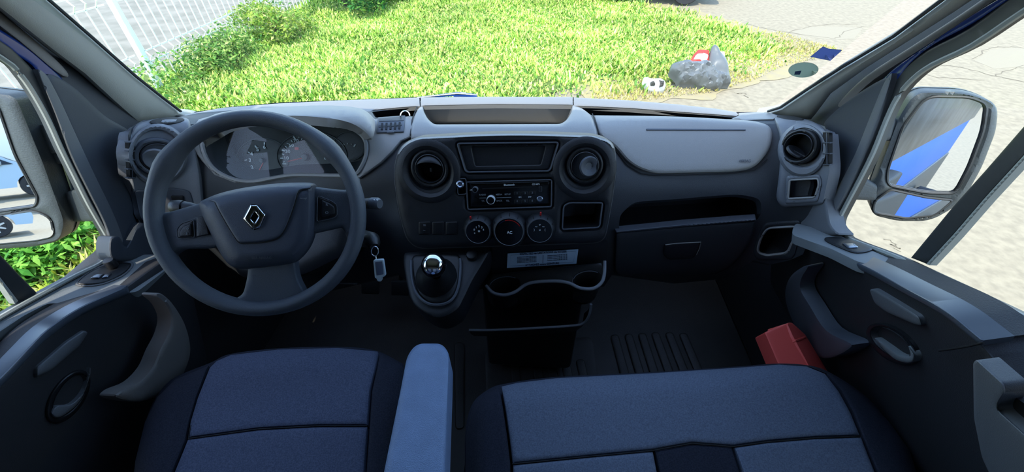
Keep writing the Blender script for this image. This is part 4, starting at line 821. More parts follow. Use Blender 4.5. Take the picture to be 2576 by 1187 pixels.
# ---------------------------------------------------------------- centre panel
SP = P3(RY(1250, 340, .795), RY(1250, 610, .70), RY(1500, 340, .795)); 
ss = Plane(SP.p, SP.n)
ST_out = rnd([(1002, 372, 50), (1040, 345, 30), (1280, 332, 300), (1500, 340, 60), (1545, 356, 40), (1554, 420, 40), (1540, 520, 40), (1522, 612, 30), (1030, 628, 60), (1002, 540, 40), (987, 430, 30)], 30, 8)
v1 = ell(1081, 424, 46, 47, 36); v2 = ell(1471, 416, 44, 46, 36)
hd_disp = rnd([(1150, 361, 7), (1405, 358, 7), (1384, 430, 9), (1171, 433, 9)], 7, 4)
hd_radio = rnd([(1173, 458), (1388, 452), (1387, 520), (1177, 527)], 5, 3)
pk_st = rnd([(1418, 518, 12), (1432, 510, 8), (1516, 510, 6), (1508, 572, 8), (1414, 577, 6)], 8, 4)
pk_aux = rnd([(1148, 452), (1172, 450), (1174, 488), (1152, 490)], 5, 3)
CPN = conform('centre_panel', ST_out, SP, 'stack_dark', DB, .0, .016, 16, .05, holes=[v1, v2, hd_disp, hd_radio, pk_st, pk_aux], step=13)
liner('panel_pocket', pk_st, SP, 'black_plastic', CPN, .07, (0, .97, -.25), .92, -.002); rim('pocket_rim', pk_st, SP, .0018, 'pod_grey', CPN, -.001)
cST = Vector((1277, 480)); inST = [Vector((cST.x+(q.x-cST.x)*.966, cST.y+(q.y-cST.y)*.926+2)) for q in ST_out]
conform('lit_panel_edge', ST_out, SP, 'dash_grey', CPN, .002, .022, 13, .03, holes=[inST], step=9)  # paler ring colour stands in for skylight caught by the panel's bevel
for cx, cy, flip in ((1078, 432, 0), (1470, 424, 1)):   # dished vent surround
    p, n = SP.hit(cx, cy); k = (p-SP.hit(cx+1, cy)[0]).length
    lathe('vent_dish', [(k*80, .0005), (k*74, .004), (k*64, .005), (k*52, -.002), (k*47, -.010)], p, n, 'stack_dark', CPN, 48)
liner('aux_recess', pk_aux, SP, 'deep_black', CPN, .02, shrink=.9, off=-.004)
p, n = SP.hit(1158, 463); ak = lathe('aux_socket', [(0, .004), (.004, .004), (.006, .006), (.009, .004), (.0095, -.006)], p, n, 'chrome_soft', CPN, 24)
rim('aux_frame', rnd([(1150, 450), (1172, 449), (1174, 488), (1152, 490)], 5, 3), SP, .0012, 'pod_grey', CPN, -.001)
# display
dsp = liner('display_frame', hd_disp, SP, 'stack_dark', CPN, .012, shrink=.94, off=-.003)
rim('display_edge', hd_disp, SP, .0018, 'pod_grey', CPN, -.001)
SPd = Plane(SP.p-SP.n*(.010 if SP.n.y < 0 else -.010), SP.n)
hd_scr = rnd([(1186, 370), (1372, 368), (1360, 414), (1196, 417)], 4, 3)
fr = conform('display_bezel', rnd([(1154, 364, 6), (1401, 361, 6), (1381, 427, 8), (1173, 430, 8)], 6, 4), SPd, 'stack_dark', CPN, .004, .003, 4, .01, holes=[hd_scr], step=14)
liner('display_cavity', hd_scr, SPd, 'black_plastic', CPN, .016, shrink=.95, off=.002)
scr = conform('display_screen', rnd([(1194, 376), (1366, 374), (1356, 408), (1202, 411)], 3, 3), Plane(SPd.p+Vector((0, .01, -.004)), SP.n), 'display_glass', CPN, .0, 0, 2, .003, step=40)
# vents
def vent(cx, cy, r_px, surf, mode, label, parent=None, off=.0, yaw=0):
    p, n = surf.hit(cx, cy); q, _ = surf.hit(cx+1, cy); k = (p-q).length*r_px; p = p+n*off
    e = empty('air_vent', p, label, 'air vent', 'round air vents of the dashboard')
    lathe('outer_ring', [(k*1.0, -.012), (k*1.02, -.002), (k*.98, .004), (k*.9, .005), (k*.8, .003), (k*.78, -.004), (k*.78, -.02)], p, n, 'black_plastic' if mode != 'left' else 'pod_grey', e, 48)
    u, v, w = basis(n)
    lathe('barrel', [(k*.78, .002), (k*.77, -.01), (k*.70, -.035), (0, -.036)], p, n, 'deep_black', e, 36)
    lathe('inner_ring', [(k*.78, .0), (k*.77, .005), (k*.735, .006), (k*.72, .002), (k*.72, -.01)], p, n, 'stack_dark', e, 40)
    for a in (.2, 1.8, 3.3, 4.9):
        b_ = box('ring_notch', p+(u*math.cos(a)+v*math.sin(a))*k*.9+n*.005, (.002, .006, .0015), 'seal_grey' if False else 'seal_rubber', e, 0, Matrix((u, v, w)).transposed() @ Matrix.Rotation(a, 3, 'Z'))
    def disc(nm, c, nn, r, m, cup=-.004): return lathe(nm, [(0, cup), (r*.35, cup*.9), (r*.55, 0), (r*.9, .002), (r, 0), (r, -.003), (0, -.010)], c, nn, m, e, 36)
    if mode == 'open':       # half sphere shade above a dark opening
        V = []; Fc = []; N1, N2 = 24, 7
        for i in range(N1+1):
            a = PI*i/N1
            for j in range(N2+1):
                f = j/N2; t = .35+.65*(1-f)       # dome from the rim towards the brow
                x = math.cos(a)*k*.72; y = math.sin(a)*k*.72*(1-f*.55)+k*.05*f-.0; V.append(p+u*x+v*y+n*(.001+.012*math.sin(f*PI/2)*math.sin(a)))
        for i in range(N1):
            for j in range(N2): a = i*(N2+1)+j; Fc.append((a, a+1, a+N2+2, a+N2+1))
        mesh('vent_shade', V, Fc, 'stack_dark', e, 60)
        box('flap_tab', p-v*k*.1-n*.012, (k*.12, k*.22, .006), 'seal_rubber', e, .001, Matrix((u, v, w)).transposed())
    elif mode == 'drum':
        nn = (n+u*.55).normalized(); V = []; Fc = []
        lathe('vent_drum', [(0, .0), (k*.72, 0), (k*.74, -.006), (k*.72, -.03)], p+n*.004, (n-u*.15).normalized(), 'stack_dark', e, 40)
        disc('vent_flap', p+u*k*.22+n*.012, (n+u*.35).normalized(), k*.56, 'pod_grey')
    elif mode == 'left':
        lathe('vent_drum', [(0, .0), (k*.72, 0), (k*.74, -.006), (k*.72, -.03)], p+n*.003, n, 'pod_grey', e, 40)
        disc('vent_flap', p-u*k*.16+n*.010, (n-u*.25).normalized(), k*.58, 'pod_light')
    else:                    # flap turned open, seen nearly edge on
        cc = (CAM-p).normalized(); t = ((v-cc*v.dot(cc)).normalized()*.95+cc*.3+u*.2).normalized(); disc('vent_flap', p-v*k*.30-n*.002, t, k*.56, 'stack_dark', -.002)
        box('flap_axle', p-v*k*.34-n*.004, (k*1.4, .003, .003), 'black_plastic', e, .0005, Matrix((u, v, w)).transposed())
    return e
vent(1081, 424, 47, SP, 'open', 'round air vent with open dark mouth on the left of the centre panel')
vent(1471, 416, 46, SP, 'drum', 'round air vent with closed drum flap on the right of the centre panel')
vent(396, 389, 62, BS, 'left', 'large round air vent at the driver side end of the dashboard behind the wheel', off=.022)
vent(2023, 370, 46, BS, 'edge', 'round air vent at the passenger side end with flap turned open', off=.022)
conform('vent_collar', ell(398, 388, 76, 78, 36), BS, 'pod_light', DB, .026, .012, 14, .02, holes=[ell(396, 389, 60, 62, 36)], step=16)
conform('vent_collar', ell(2018, 378, 62, 68, 36), BS, 'pod_light', DB, .026, .014, 16, .02, holes=[ell(2023, 370, 46, 47, 36)], step=16)
# radio
RD = empty('car_radio', SP.hit(1280, 490)[0], 'black car radio with chrome rotary knob in the centre panel', 'radio')
liner('radio_well', hd_radio, SP, 'black_plastic', RD, .014, shrink=.97, off=-.002); rim('radio_edge', hd_radio, SP, .0016, 'pod_grey', RD, -.001)
SR_ = Plane(SP.p+Vector((0, .007, -.003)), SP.n)
rf = conform('radio_face', rnd([(1181, 462), (1381, 457), (1382, 513), (1183, 521)], 5, 3), SR_, 'gloss_black', RD, .004, .002, 3, .01, step=20)
conform('radio_face_edge', rnd([(1180, 461), (1379, 455.5), (1382, 458), (1382, 463), (1379, 458), (1181, 463)], 1, 2), SR_, 'pod_grey', RD, .005, .001, 1, .006, step=20)
conform('disc_slot', rnd([(1212, 473.5), (1350, 469), (1350, 471), (1212, 476)], 1, 2), SR_, 'deep_black', RD, .005, 0, 1, .002, step=20)
for cx, cy, r, ch in ((1197, 474, 7, 0), (1236, 500, 10.5, 1)):
    p, n = SR_.hit(cx, cy); k = (p-SR_.hit(cx+1, cy)[0]).length*r
    kn = lathe('radio_knob', [(0, .016), (k*.8, .0155), (k*.86, .013), (k*.9, .004)], p, n, 'gloss_black', RD, 28)
    lathe('knob_ring', [(k*.84, .0155), (k*.95, .0155), (k, .013), (k, .003)], p, n, 'print_white' if ch else 'pod_light', kn, 28)  # white on the larger ring stands in for chrome's bright reflection
for s, x, y, h, mm in [('Bluetooth', 1281, 465, 5, 'print_white'), ('CD MP3', 1348, 463.5, 4, 'print_white'), ('RADIO', 1214, 490, 4, 'print_grey'), ('MEDIA', 1255, 489.5, 4, 'print_grey'), ('SETUP', 1277, 489, 4, 'print_grey'), ('TA', 1215, 505.5, 4, 'print_grey'), ('BACK', 1256, 505, 4, 'print_grey'), ('TEL', 1277, 505, 4, 'print_grey'),
                      ('1', 1301, 486, 5, 'print_grey'), ('2', 1321, 485.5, 5, 'print_grey'), ('3', 1339, 485, 5, 'print_grey'), ('4', 1301, 506, 5, 'print_grey'), ('5', 1321, 505.5, 5, 'print_grey'), ('6', 1339, 505, 5, 'print_grey'), ('<<', 1308, 496, 5, 'print_white'), ('>>', 1333, 495.5, 5, 'print_white')]:
    stext('radio_text', s, x, y, SR_, h, mm, RD, .0052, rot=.03, bold=.0001)
for i, x in enumerate((1301, 1320, 1339)):
    for y in (487-i*.5, 507-i*.5): conform('radio_key', rnd([(x-8, y-5), (x+8, y-5.5), (x+8, y+4.5), (x-8, y+5)], 2, 2), SR_, 'black_plastic', RD, .0046, .0006, 2, .002, step=20)
conform('key_divider', [(1206, 497.8), (1223, 497.4), (1223, 498.4), (1206, 498.8)], SR_, 'print_grey', RD, .0052, 0, 1, .001, step=30); conform('key_divider', [(1249, 497), (1286, 496), (1286, 497), (1249, 498)], SR_, 'print_grey', RD, .0052, 0, 1, .001, step=30)
conform('volume_mark', [(1181, 478.5), (1187, 476), (1187, 479)], SR_, 'print_white', RD, .0052, 0, 1, .001, step=30)
us = conform('usb_port', rnd([(1355, 468), (1364, 468), (1364, 483), (1355, 483)], 1.5, 2), SR_, 'deep_black', RD, .0052, 0, 1, .001, step=30); rim('usb_frame', [(1356, 469), (1356, 482), (1363, 482), (1363, 469)], SR_, .0006, 'chrome_soft', us, .005)
p, n = SR_.hit(1358, 499); lathe('jack_socket', [(.0, .004), (.004, .004), (.0055, .007), (.007, .006), (.0075, .003)], p, n, 'chrome_soft', RD, 20)
# climate knobs
def kno(cx, cy, r, label, marks):
    p, n = SP.hit(cx, cy-1); k = (p-SP.hit(cx+1, cy)[0]).length*r; u, v, w = basis(n)
    e = empty('climate_knob', p, label, 'knob', 'rotary heater knobs')
    lathe('knob_base', [(k*1.02, -.004), (k*1.02, .004), (k*.98, .007)], p, n, 'black_plastic', e, 36)
    body = lathe('knob_body', [(k*.98, .006), (k*.86, .020), (k*.80, .022), (k*.78, .020)], p, n, 'stack_dark', e, 36)
    for i in range(12):
        a = 2*PI*i/12; o = box('knob_groove', p+(u*math.cos(a)+v*math.sin(a))*k*.935+n*.014, (.0012, .0012, .014), 'deep_black', body, 0, Matrix((u, v, w)).transposed() @ Matrix.Rotation(a, 3, 'Z') @ Matrix.Rotation(-.22, 3, 'Y'))
    lathe('knob_trim', [(k*.80, .0215), (k*.775, .0225), (k*.75, .0215)], p, n, 'pod_grey', e, 36)
    lathe('knob_face', [(0, .020), (k*.75, .020)], p, n, 'gloss_black', e, 36)
    P2 = Plane(p+n*.0205, n)
    for s, dx, dy, h, m_ in marks: stext('knob_mark', s, cx+dx, cy+dy, P2, h, m_, e, .001, bold=.0001)
    return e, p, n, k, u, v
e, p, n, k, u, v = kno(1205, 577, 27, 'left heater knob with fan speed numbers 0 to 4', [('0', -12, 1, 5, 'print_white'), ('1', -7, -5, 5, 'print_white'), ('2', 0, -8, 5, 'print_white'), ('3', 7, -5, 5, 'print_white'), ('4', 11, 1, 5, 'print_white'), ('o', -11, 9, 4, 'print_white'), ('*', 0, 7, 9, 'print_white')])
box('red_pointer', p+(v*.83-u*.5)*k*.96+n*.014, (.004, .004, .014), 'red_mark', e, .0008)
e, p, n, k, u, v = kno(1282, 577, 32, 'middle heater knob marked AC between two smaller knobs', [('AC', 0, 8, 7, 'print_white')])
for i in range(14):
    a = math.radians(35+i*8); box('warm_band', p+(u*math.cos(a)+v*math.sin(a))*k*.66+n*.021, (.0035, .0018, .0006), 'red_mark' if i < 10 else 'sticker_blue', e, 0, Matrix((u, v, n)).transposed() @ Matrix.Rotation(a+PI/2, 3, 'Z'))
e, p, n, k, u, v = kno(1358, 574, 27, 'right heater knob with white airflow symbols', [('v', 0, -9, 6, 'print_white'), ('~', -9, -4, 7, 'print_white'), ('~', 9, -4, 7, 'print_white'), (')', -14, 4, 5, 'print_white'), ('(', 13, 4, 5, 'print_white'), ('u', 0, 4, 6, 'print_white')])
box('red_pointer', p+v*k*.98+n*.012, (.004, .004, .014), 'red_mark', e, .0008)
# switches in the lower left of the centre panel
for i, x in enumerate((1068, 1102, 1136)):
    b_ = conform('rocker_switch', rnd([(x-15, 558), (x+15, 557), (x+15, 590), (x-15, 591)], 3, 3), SP, 'black_plastic', CPN, .003, .003, 4, .01, step=14)
    if i == 0: stext('switch_mark', '=', 1068, 567, SP, 9, 'print_grey', b_, .004); stext('switch_mark', '~', 1067, 579, SP, 8, 'print_grey', b_, .004)
# ---------------------------------------------------------------- notice label under the centre panel
LPn = Plane(RY(1365, 650, .745), (0, -1, .25))
nt_ = tag(conform('notice_label', [(1277, 638), (1455, 627), (1450, 663), (1275, 674)], LPn, 'label_paper', None, .001, 0, 1, .001, step=30), 'pale blue printed notice about speed limits stuck below the centre panel', 'label')
class BP:
    pass
conform('notice_backing', rnd([(1238, 618), (1530, 604), (1522, 700), (1236, 712)], 8, 3), Plane(LPn.p+Vector((0, .004, 0)), LPn.n), 'black_plastic', DB, 0, 0, 3, .05, step=30)
rim('label_border', [(1285, 642), (1448, 632), (1442, 659), (1284, 669)], LPn, .0003, 'print_navy', nt_, .001)
ro = math.atan2(11, 178)
for s, x, y, h in [('RESPECTEZ les LIMITATIONS de VITESSE', 1366, 636, 5), ('ATTACHEZ votre CEINTURE', 1364, 664.5, 5)]: stext('label_text', s, x, y, LPn, h, 'print_navy', nt_, .0018, rot=ro, bold=.00012, sx=.86)
for i in range(5): stext('small_print', 'conduite route vitesse ville panneaux', 1325, 645.5+i*3.4, LPn, 2.6, 'print_navy', nt_, .0018, rot=ro, sx=.8)
for i in range(4): stext('small_print', 'limitation vitesse 50 80 90 110 130', 1402, 641.5+i*4, LPn, 2.8, 'print_navy', nt_, .0018, rot=ro, sx=.8)
conform('label_rule', [(1366, 642), (1367, 642), (1366, 662), (1365, 662)], LPn, 'print_navy', nt_, .0018, 0, 1, .0003, step=30)
# ---------------------------------------------------------------- steering column, stalks, key
SC = empty('steering_column', RY(660, 620, .74), 'dark steering column shroud with stalks behind the wheel', 'steering column')
conform('column_shroud', rnd([(560, 560, 20), (600, 500, 20), (880, 500, 30), (900, 560, 20), (880, 640, 20), (760, 700, 30), (600, 700, 30)], 20, 4), Plane(RY(700, 600, .70), (0, -.7, .7)), 'black_plastic', SC, .0, .03, 40, .14, step=24, down=(0, .8, -.6))
tube('left_stalk', [RT(560, 545, .79), RT(520, 530, .78), RT(480, 522, .775), RT(462, 521, .775)], [.006, .007, .010, .012], 'stack_dark', SC, seg=14)
tube('stalk_tip', [RT(462, 521, .774), RT(448, 520, .773), RT(434, 519, .772), RT(431, 519, .772)], [.013, .0135, .012, .008], 'black_plastic', SC, seg=16)
tube('right_stalk', [RT(860, 520, .80), RT(900, 512, .80), RT(935, 511, .79)], [.007, .009, .011], 'stack_dark', SC, seg=14)
tube('stalk_tip', [RT(935, 511, .789), RT(950, 512, .785), RT(956, 513, .783)], [.0115, .012, .009], 'pod_grey', SC, seg=16)
for x in (942, 949): p = RT(x, 505, .776); box('stalk_mark', p, (.0015, .002, .006), 'print_white', SC, 0)
tube('ignition_barrel', [RT(915, 600, .82), RT(936, 604, .79), RT(940, 612, .78), RT(942, 620, .775)], [.018, .016, .013, .008], 'black_plastic', SC, seg=16)
rim('column_ledge', [(800, 700), (860, 712), (900, 714)], Plane(RY(800, 700, .72), (0, -1, .4)), .003, 'stack_dark', SC, 0, closed=False)
KY = empty('ignition_key', RT(944, 640, .77), 'ignition key on a ring with a clear rectangular tag', 'key')
tube('key_ring', [RT(943+9*math.cos(a), 632+12*math.sin(a), .772+.004*math.sin(a)) for a in [2*PI*i/20 for i in range(20)]], .0012, 'chrome', KY, True)
tube('key_link', [RT(945, 644, .77), RT(946, 652, .77)], .0012, 'chrome', KY)
kp = Plane(RT(952, 680, .77), (0, -.9, .4))
kt = conform('key_tag', rnd([(939, 654, 4), (964, 652, 4), (970, 694, 4), (961, 698, 3), (960, 708, 4), (950, 708, 4), (947, 700, 3), (943, 699, 4)], 4, 3), kp, 'key_clear', KY, .002, .0015, 3, .005, step=14)
conform('tag_insert', rnd([(943, 659), (961, 657), (965, 690), (947, 693)], 2, 2), kp, 'chrome_soft', kt, .0026, .0003, 1, .002, step=14)
# ---------------------------------------------------------------- steering wheel
SW = empty('steering_wheel', (0, 0, 0), 'dark grey three spoke steering wheel in front of the instruments', 'steering wheel')
ev, yv = math.radians(38), math.radians(13); wn_ = Vector((math.sin(yv)*math.cos(ev), -math.cos(yv)*math.cos(ev), math.sin(ev)))
WC = RT(653, 540, .735); SW.location = WC; u, v, w = basis(wn_)
R0 = .1755; N = 72; V = []; Fc = []; K = 14
for i in range(N):
    a = 2*PI*i/N; c = u*math.cos(a)+v*math.sin(a)
    grip = math.exp(-((math.degrees(a)-38)/9)**2)+math.exp(-((math.degrees(a)-142)/9)**2); rr = .0150+.0035*grip
    for j in range(K):
        b_ = 2*PI*j/K; V.append(WC+c*(R0+math.cos(b_)*rr*.95)+w*(math.sin(b_)*rr*1.15))
for i in range(N):
    for j in range(K): Fc.append((i*K+j, ((i+1) % N)*K+j, ((i+1) % N)*K+(j+1) % K, i*K+(j+1) % K))
mesh('rim', V, Fc, 'wheel_rubber', SW, 70)
W0 = Plane(WC-w*.002, w); W1 = Plane(WC+w*.022, w); W2 = Plane(WC-w*.012, w)
for q in (rnd([(396, 535, 8), (425, 534, 20), (500, 512, 10), (545, 500), (560, 620), (535, 625, 20), (450, 626, 30), (412, 668, 20), (385, 600)], 14, 5),
          rnd([(780, 468, 8), (850, 477, 10), (880, 478, 20), (900, 440), (905, 560), (890, 640, 20), (866, 580, 30), (860, 572, 14), (780, 590, 10)], 14, 5),
          rnd([(560, 640), (624, 650, 10), (624, 690, 20), (612, 740, 30), (590, 752, 20), (600, 775), (680, 783), (770, 765), (768, 735, 20), (748, 700, 20), (742, 650), (700, 620)], 14, 5)):
    conform('spoke', q, W0, 'wheel_rubber', SW, .004, .010, 12, .016, step=14)
pad = catmull([Vector(q) for q in [(502, 512), (520, 499), (560, 484), (620, 471), (700, 461), (770, 459), (789, 463), (793, 480), (793, 540), (789, 590), (775, 625), (752, 652), (728, 664), (660, 673), (610, 676), (580, 668), (556, 640), (530, 590), (508, 545)]], 3, True)
pd = conform('airbag_pad', pad, W0, 'wheel_pad', SW, .036, .034, 34, .01, step=11)
class PadS:
    def hit(s, px, py):
        p, n = W0.hit(px, py); d = dist(np.array([[px, py]]), pad)[0]; k = min(d/34, 1) if inpoly(np.array([[px, py]]), pad)[0] else 0
        return p+(CAM-p).normalized()*(.036-.034*(1-math.sqrt(max(0, 1-(1-k)**2)))), n
PS_ = PadS()
conform('pad_crest', catmull([Vector(q) for q in [(526, 502), (580, 482), (660, 468), (740, 462), (782, 462), (780, 474), (752, 480), (742, 510), (728, 550), (712, 584), (694, 600), (660, 608), (620, 611), (602, 610), (590, 596), (568, 560), (548, 524), (540, 508)]], 3, True), PS_, 'wheel_pad', pd, .004, .004, 5, .004, step=10)
rim('crest_seam', catmull([Vector(q) for q in [(540, 508), (548, 524), (568, 560), (590, 596), (602, 611), (620, 613), (660, 610), (694, 602), (712, 585), (729, 550), (743, 510), (753, 481), (780, 474)]], 3), PS_, .0009, 'deep_black', pd, .001, closed=False)
ps2 = Off(PS_, .0045)
out_ = [(630, 516), (646, 515), (667, 540), (653, 573), (637, 577), (612, 550)]; inn = [(640, 532), (650, 544), (640, 561), (630, 550)]
conform('emblem', out_, ps2, 'chrome', pd, .004, .0025, 4, .004, holes=[inn], step=6); conform('emblem_base', [Vector(q)+(Vector(q)-Vector((639, 546)))*.08 for q in out_], PS_, 'gloss_black', pd, .0046, .001, 2, .003, step=10)
conform('emblem_core', inn, ps2, 'display_glass', pd, .001, 0, 1, .003, step=10)
rim('emblem_line', [(646, 516), (652, 540), (640, 562), (637, 576)], ps2, .0005, 'deep_black', pd, .0042, closed=False)
stext('pad_mark', 'SRS AIRBAG', 658, 649, PS_, 6, 'wheel_rubber', pd, .001, rot=0, bold=.0001); stext('pad_mark', '(horn)', 520, 535, PS_, 7, 'wheel_rubber', pd, .001) if False else None
conform('horn_mark', rnd([(754, 497), (772, 497), (770, 500), (768, 503), (765, 500), (754, 500)], 1, 2), PS_, 'wheel_rubber', pd, .0046, 0, 1, .001, step=20)
for q, q2, mk in (([(446, 600), (444, 578), (456, 562), (487, 552), (490, 598)], [(452, 596), (452, 580), (462, 568), (480, 562), (482, 594)], (('o', 472, 574), ('I', 470, 588))), ([(799, 492), (835, 506), (848, 516), (848, 542), (840, 548), (797, 558)], [(808, 502), (832, 512), (842, 520), (842, 540), (808, 546)], (('R', 822, 515), ('O', 822, 535)))):
    bz = conform('control_bezel', rnd(q, 7, 4), W0, 'black_plastic', SW, .008, .004, 4, .006, step=10); rim('bezel_edge', rnd(q, 7, 4), W0, .001, 'pod_grey', bz, .007)
    b_ = conform('control_button', rnd(q2, 5, 3), W0, 'stack_dark', SW, .012, .003, 4, .006, step=10)
    for s, x, y in mk: stext('button_mark', s, x, y, W0, 7, 'print_grey', b_, .013)
conform('button_tray', rnd([(494, 546), (514, 542), (526, 590), (494, 596)], 3, 3), W0, 'stack_dark', SW, .010, .002, 3, .006, step=12)
# ---------------------------------------------------------------- gear console
GC = empty('gear_console', (RY(1100, 720, .62)), 'charcoal gear lever console rising below the centre panel', 'console')
GS = P3(RY(1100, 640, .70), RY(1100, 790, .56), RY(1220, 640, .70))
conform('console_body', catmull([Vector(q) for q in [(1016, 645), (1040, 634), (1120, 630), (1225, 630), (1230, 636), (1215, 664), (1190, 705), (1168, 750), (1150, 780), (1110, 800), (1075, 792), (1040, 765), (1024, 715)]], 4, True), GS, 'stack_dark', GC, .0, .012, 14, .10, step=12, down=(0, .35, -.93))
conform('boot_surround', catmull([Vector(q) for q in [(1036, 650), (1070, 640), (1130, 638), (1158, 648), (1156, 690), (1148, 730), (1130, 756), (1095, 764), (1060, 748), (1044, 715)]], 4, True), GS, 'black_plastic', GC, .008, .006, 8, .02, step=12)
rim('boot_edge', catmull([Vector(q) for q in [(1034, 655), (1036, 700), (1048, 738), (1074, 762), (1108, 766), (1136, 754), (1152, 724), (1158, 680), (1158, 650)]], 4), GS, .0035, 'pod_grey', GC, .008, closed=False)
gp_, gn = GS.hit(1100, 700); kn = RT(1092, 668, .76)
lathe('gear_boot', [(.052, .004), (.048, .018), (.036, .03), (.030, .045), (.020, .06), (.014, .075), (.011, .08)], gp_, (kn-gp_).normalized(), 'black_plastic', GC, 28)
ax = (kn-gp_).normalized(); tube('gear_lever', [gp_+ax*.05, kn-ax*.01], .007, 'stack_dark', GC)
ax2 = (ax+Vector((0, -.25, .25))).normalized()
lathe('gear_knob', [(.010, -.035), (.014, -.025), (.021, -.008), (.0235, .006), (.022, .018), (.017, .026)], kn, ax2, 'gloss_black', GC, 32)
lathe('knob_cap', [(.0195, .0215), (.0175, .0265), (.012, .0305), (.0, .032)], kn, ax2, 'chrome', GC, 32)
p, n = GS.hit(1187, 644); bt = lathe('console_cap', [(0, .010), (.008, .011), (.012, .010), (.0135, .006), (.0135, -.002)], p, (0, -.3, 1), 'black_plastic', GC, 24)
# ---------------------------------------------------------------- storage console with cup holders
SCN = empty('storage_console', (RY(1370, 760, .66)), 'black storage console with two cup holders and a lower open pocket', 'console')
cupS = P3(RY(1250, 740, .67), RY(1500, 720, .67), RY(1400, 600, .78))
lip = catmull([Vector(q) for q in [(1222, 718), (1240, 736), (1268, 742), (1296, 734), (1322, 716), (1350, 709), (1400, 707), (1432, 712), (1458, 724), (1490, 726), (1512, 712), (1520, 690), (1521, 656)]], 5)
P = [cupS.hit(q.x, q.y)[0] for q in lip]; tube('cup_lip', P, .0044, 'pod_light', SCN, seg=10)
V = []; k = len(P)
for d in (Vector((0, 0, 0)), Vector((0, .012, -.04)), Vector((0, .03, -.10))): V += [p_+d for p_ in P]
mesh('front_wall', V, [(r*k+i, r*k+i+1, (r+1)*k+i+1, (r+1)*k+i) for r in range(2) for i in range(k-1)], 'black_plastic', SCN, 60)
sh = Plane(cupS.p+Vector((0, 0, -.006)), cupS.n)
c1 = ell(1270, 716, 38, 20, 26, -.12); c2 = ell(1478, 702, 36, 20, 26, -.12)
conform('console_top', list(lip)[:-3]+[Vector((1515, 660)), Vector((1240, 690))], sh, 'black_plastic', SCN, 0, .003, 4, .006, holes=[c1, c2], step=12)
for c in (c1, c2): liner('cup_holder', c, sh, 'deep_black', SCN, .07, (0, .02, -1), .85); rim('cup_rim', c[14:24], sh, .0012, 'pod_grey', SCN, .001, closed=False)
lowS = Plane(RY(1360, 822, .66), (0, -1, .1))
lp2 = catmull([Vector(q) for q in [(1180, 830), (1240, 830), (1330, 826), (1440, 819), (1468, 812), (1482, 792), (1487, 765)]], 5)
P = [lowS.hit(q.x, q.y)[0] for q in lp2]; tube('pocket_lip', P, .0036, 'pod_light', SCN, seg=10)
V = []; k = len(P)
for d in (Vector((0, 0, 0)), Vector((0, .02, -.05)), Vector((0, .06, -.12))): V += [p_+d for p_ in P]
mesh('pocket_wall', V, [(r*k+i, r*k+i+1, (r+1)*k+i+1, (r+1)*k+i) for r in range(2) for i in range(k-1)], 'black_plastic', SCN, 60)
c0 = lowS.hit(1340, 800)[0]; box('console_core', (c0.x, c0.y+.13, c0.z/2+.06), (.30, .09, c0.z+.05), 'black_plastic', SCN, .02)
# pedals and firewall carpet
PD = empty('pedals', (-.5, 1.0, .12), 'three dark foot pedals deep in the driver footwell', 'pedals')
for x in (-.62, -.50, -.36):
    tube('pedal_arm', [(x, 1.2, .45), (x, 1.1, .3), (x, 1.02, .16)], .01, 'black_plastic', PD); box('pedal_pad', (x, 1.0, .15), (.07, .02, .06), 'seal_rubber', PD, .006, Matrix.Rotation(-.6, 3, 'X'))
# ---------------------------------------------------------------- seats
def seat_surface(z, tilt, outline, r, h): return Dome(Plane((0, .35, z), (0, -tilt, 1)), outline, r, h)
DO = catmull([Vector(q) for q in [(330, 1240), (350, 1120), (385, 1010), (430, 955), (530, 912), (580, 890), (700, 876), (850, 872), (940, 880), (1000, 908), (1018, 930), (1020, 1040), (1010, 1187), (1010, 1420), (320, 1420)]], 5, True)
dS = seat_surface(.53, .08, DO, 60, .055)
DS = empty('driver_seat', (-.45, .1, .0), 'dark blue driver seat with charcoal side bolsters and long armrest', 'seat')
crn = lambda L: [Vector(q) for q in L]
ins = [(528, 925), (545, 908), (580, 893), (700, 879), (850, 875), (950, 884)]
conform('cushion_insert', crn(ins+[(945, 920), (930, 985), (924, 1068), (800, 1068), (650, 1076), (474, 1100), (480, 1060), (498, 1000)]), dS, 'seat_fabric', DS, .006, .006, 12, .02, step=14)
conform('cushion_insert', crn([(473, 1106), (650, 1082), (800, 1074), (924, 1074), (916, 1187), (912, 1420), (430, 1420), (440, 1187)]), dS, 'seat_fabric', DS, .006, .006, 12, .02, step=16)
conform('cushion_bolster', crn([(320, 1420), (340, 1160), (365, 1060), (395, 1000), (440, 955), (524, 920), (494, 1000), (476, 1060), (466, 1110), (434, 1187), (424, 1420)]), dS, 'seat_bolster', DS, .008, .008, 14, .07, step=15)
conform('cushion_bolster', crn([(956, 886), (990, 902), (1016, 926), (1022, 1040), (1014, 1187), (1014, 1420), (918, 1420), (922, 1187), (930, 1070), (936, 985), (950, 920)]), dS, 'seat_bolster', DS, .008, .008, 14, .07, step=15)
conform('cushion_base', DO, Plane((0, .35, .522), (0, -.08, 1)), 'seat_bolster', DS, .0, .02, 20, .16, step=24, down=(0, .12, -1))
rim('seat_seam', crn([(480, 1070), (474, 1103), (650, 1079), (800, 1071), (924, 1071)]), dS, .001, 'deep_black', DS, .004, closed=False)
box('seat_base', (-.43, .22, .20), (.44, .34, .32), 'black_plastic', DS, .03); box('seat_back', (-.43, -.26, .82), (.48, .12, .66), 'seat_bolster', DS, .05, Matrix.Rotation(.12, 3, 'X'), 4); box('back_insert', (-.43, -.20, .82), (.30, .03, .60), 'seat_fabric', DS, .012, Matrix.Rotation(.12, 3, 'X'), 3)
AR = Plane(RY(1080, 870, .40), (0, -.05, 1))
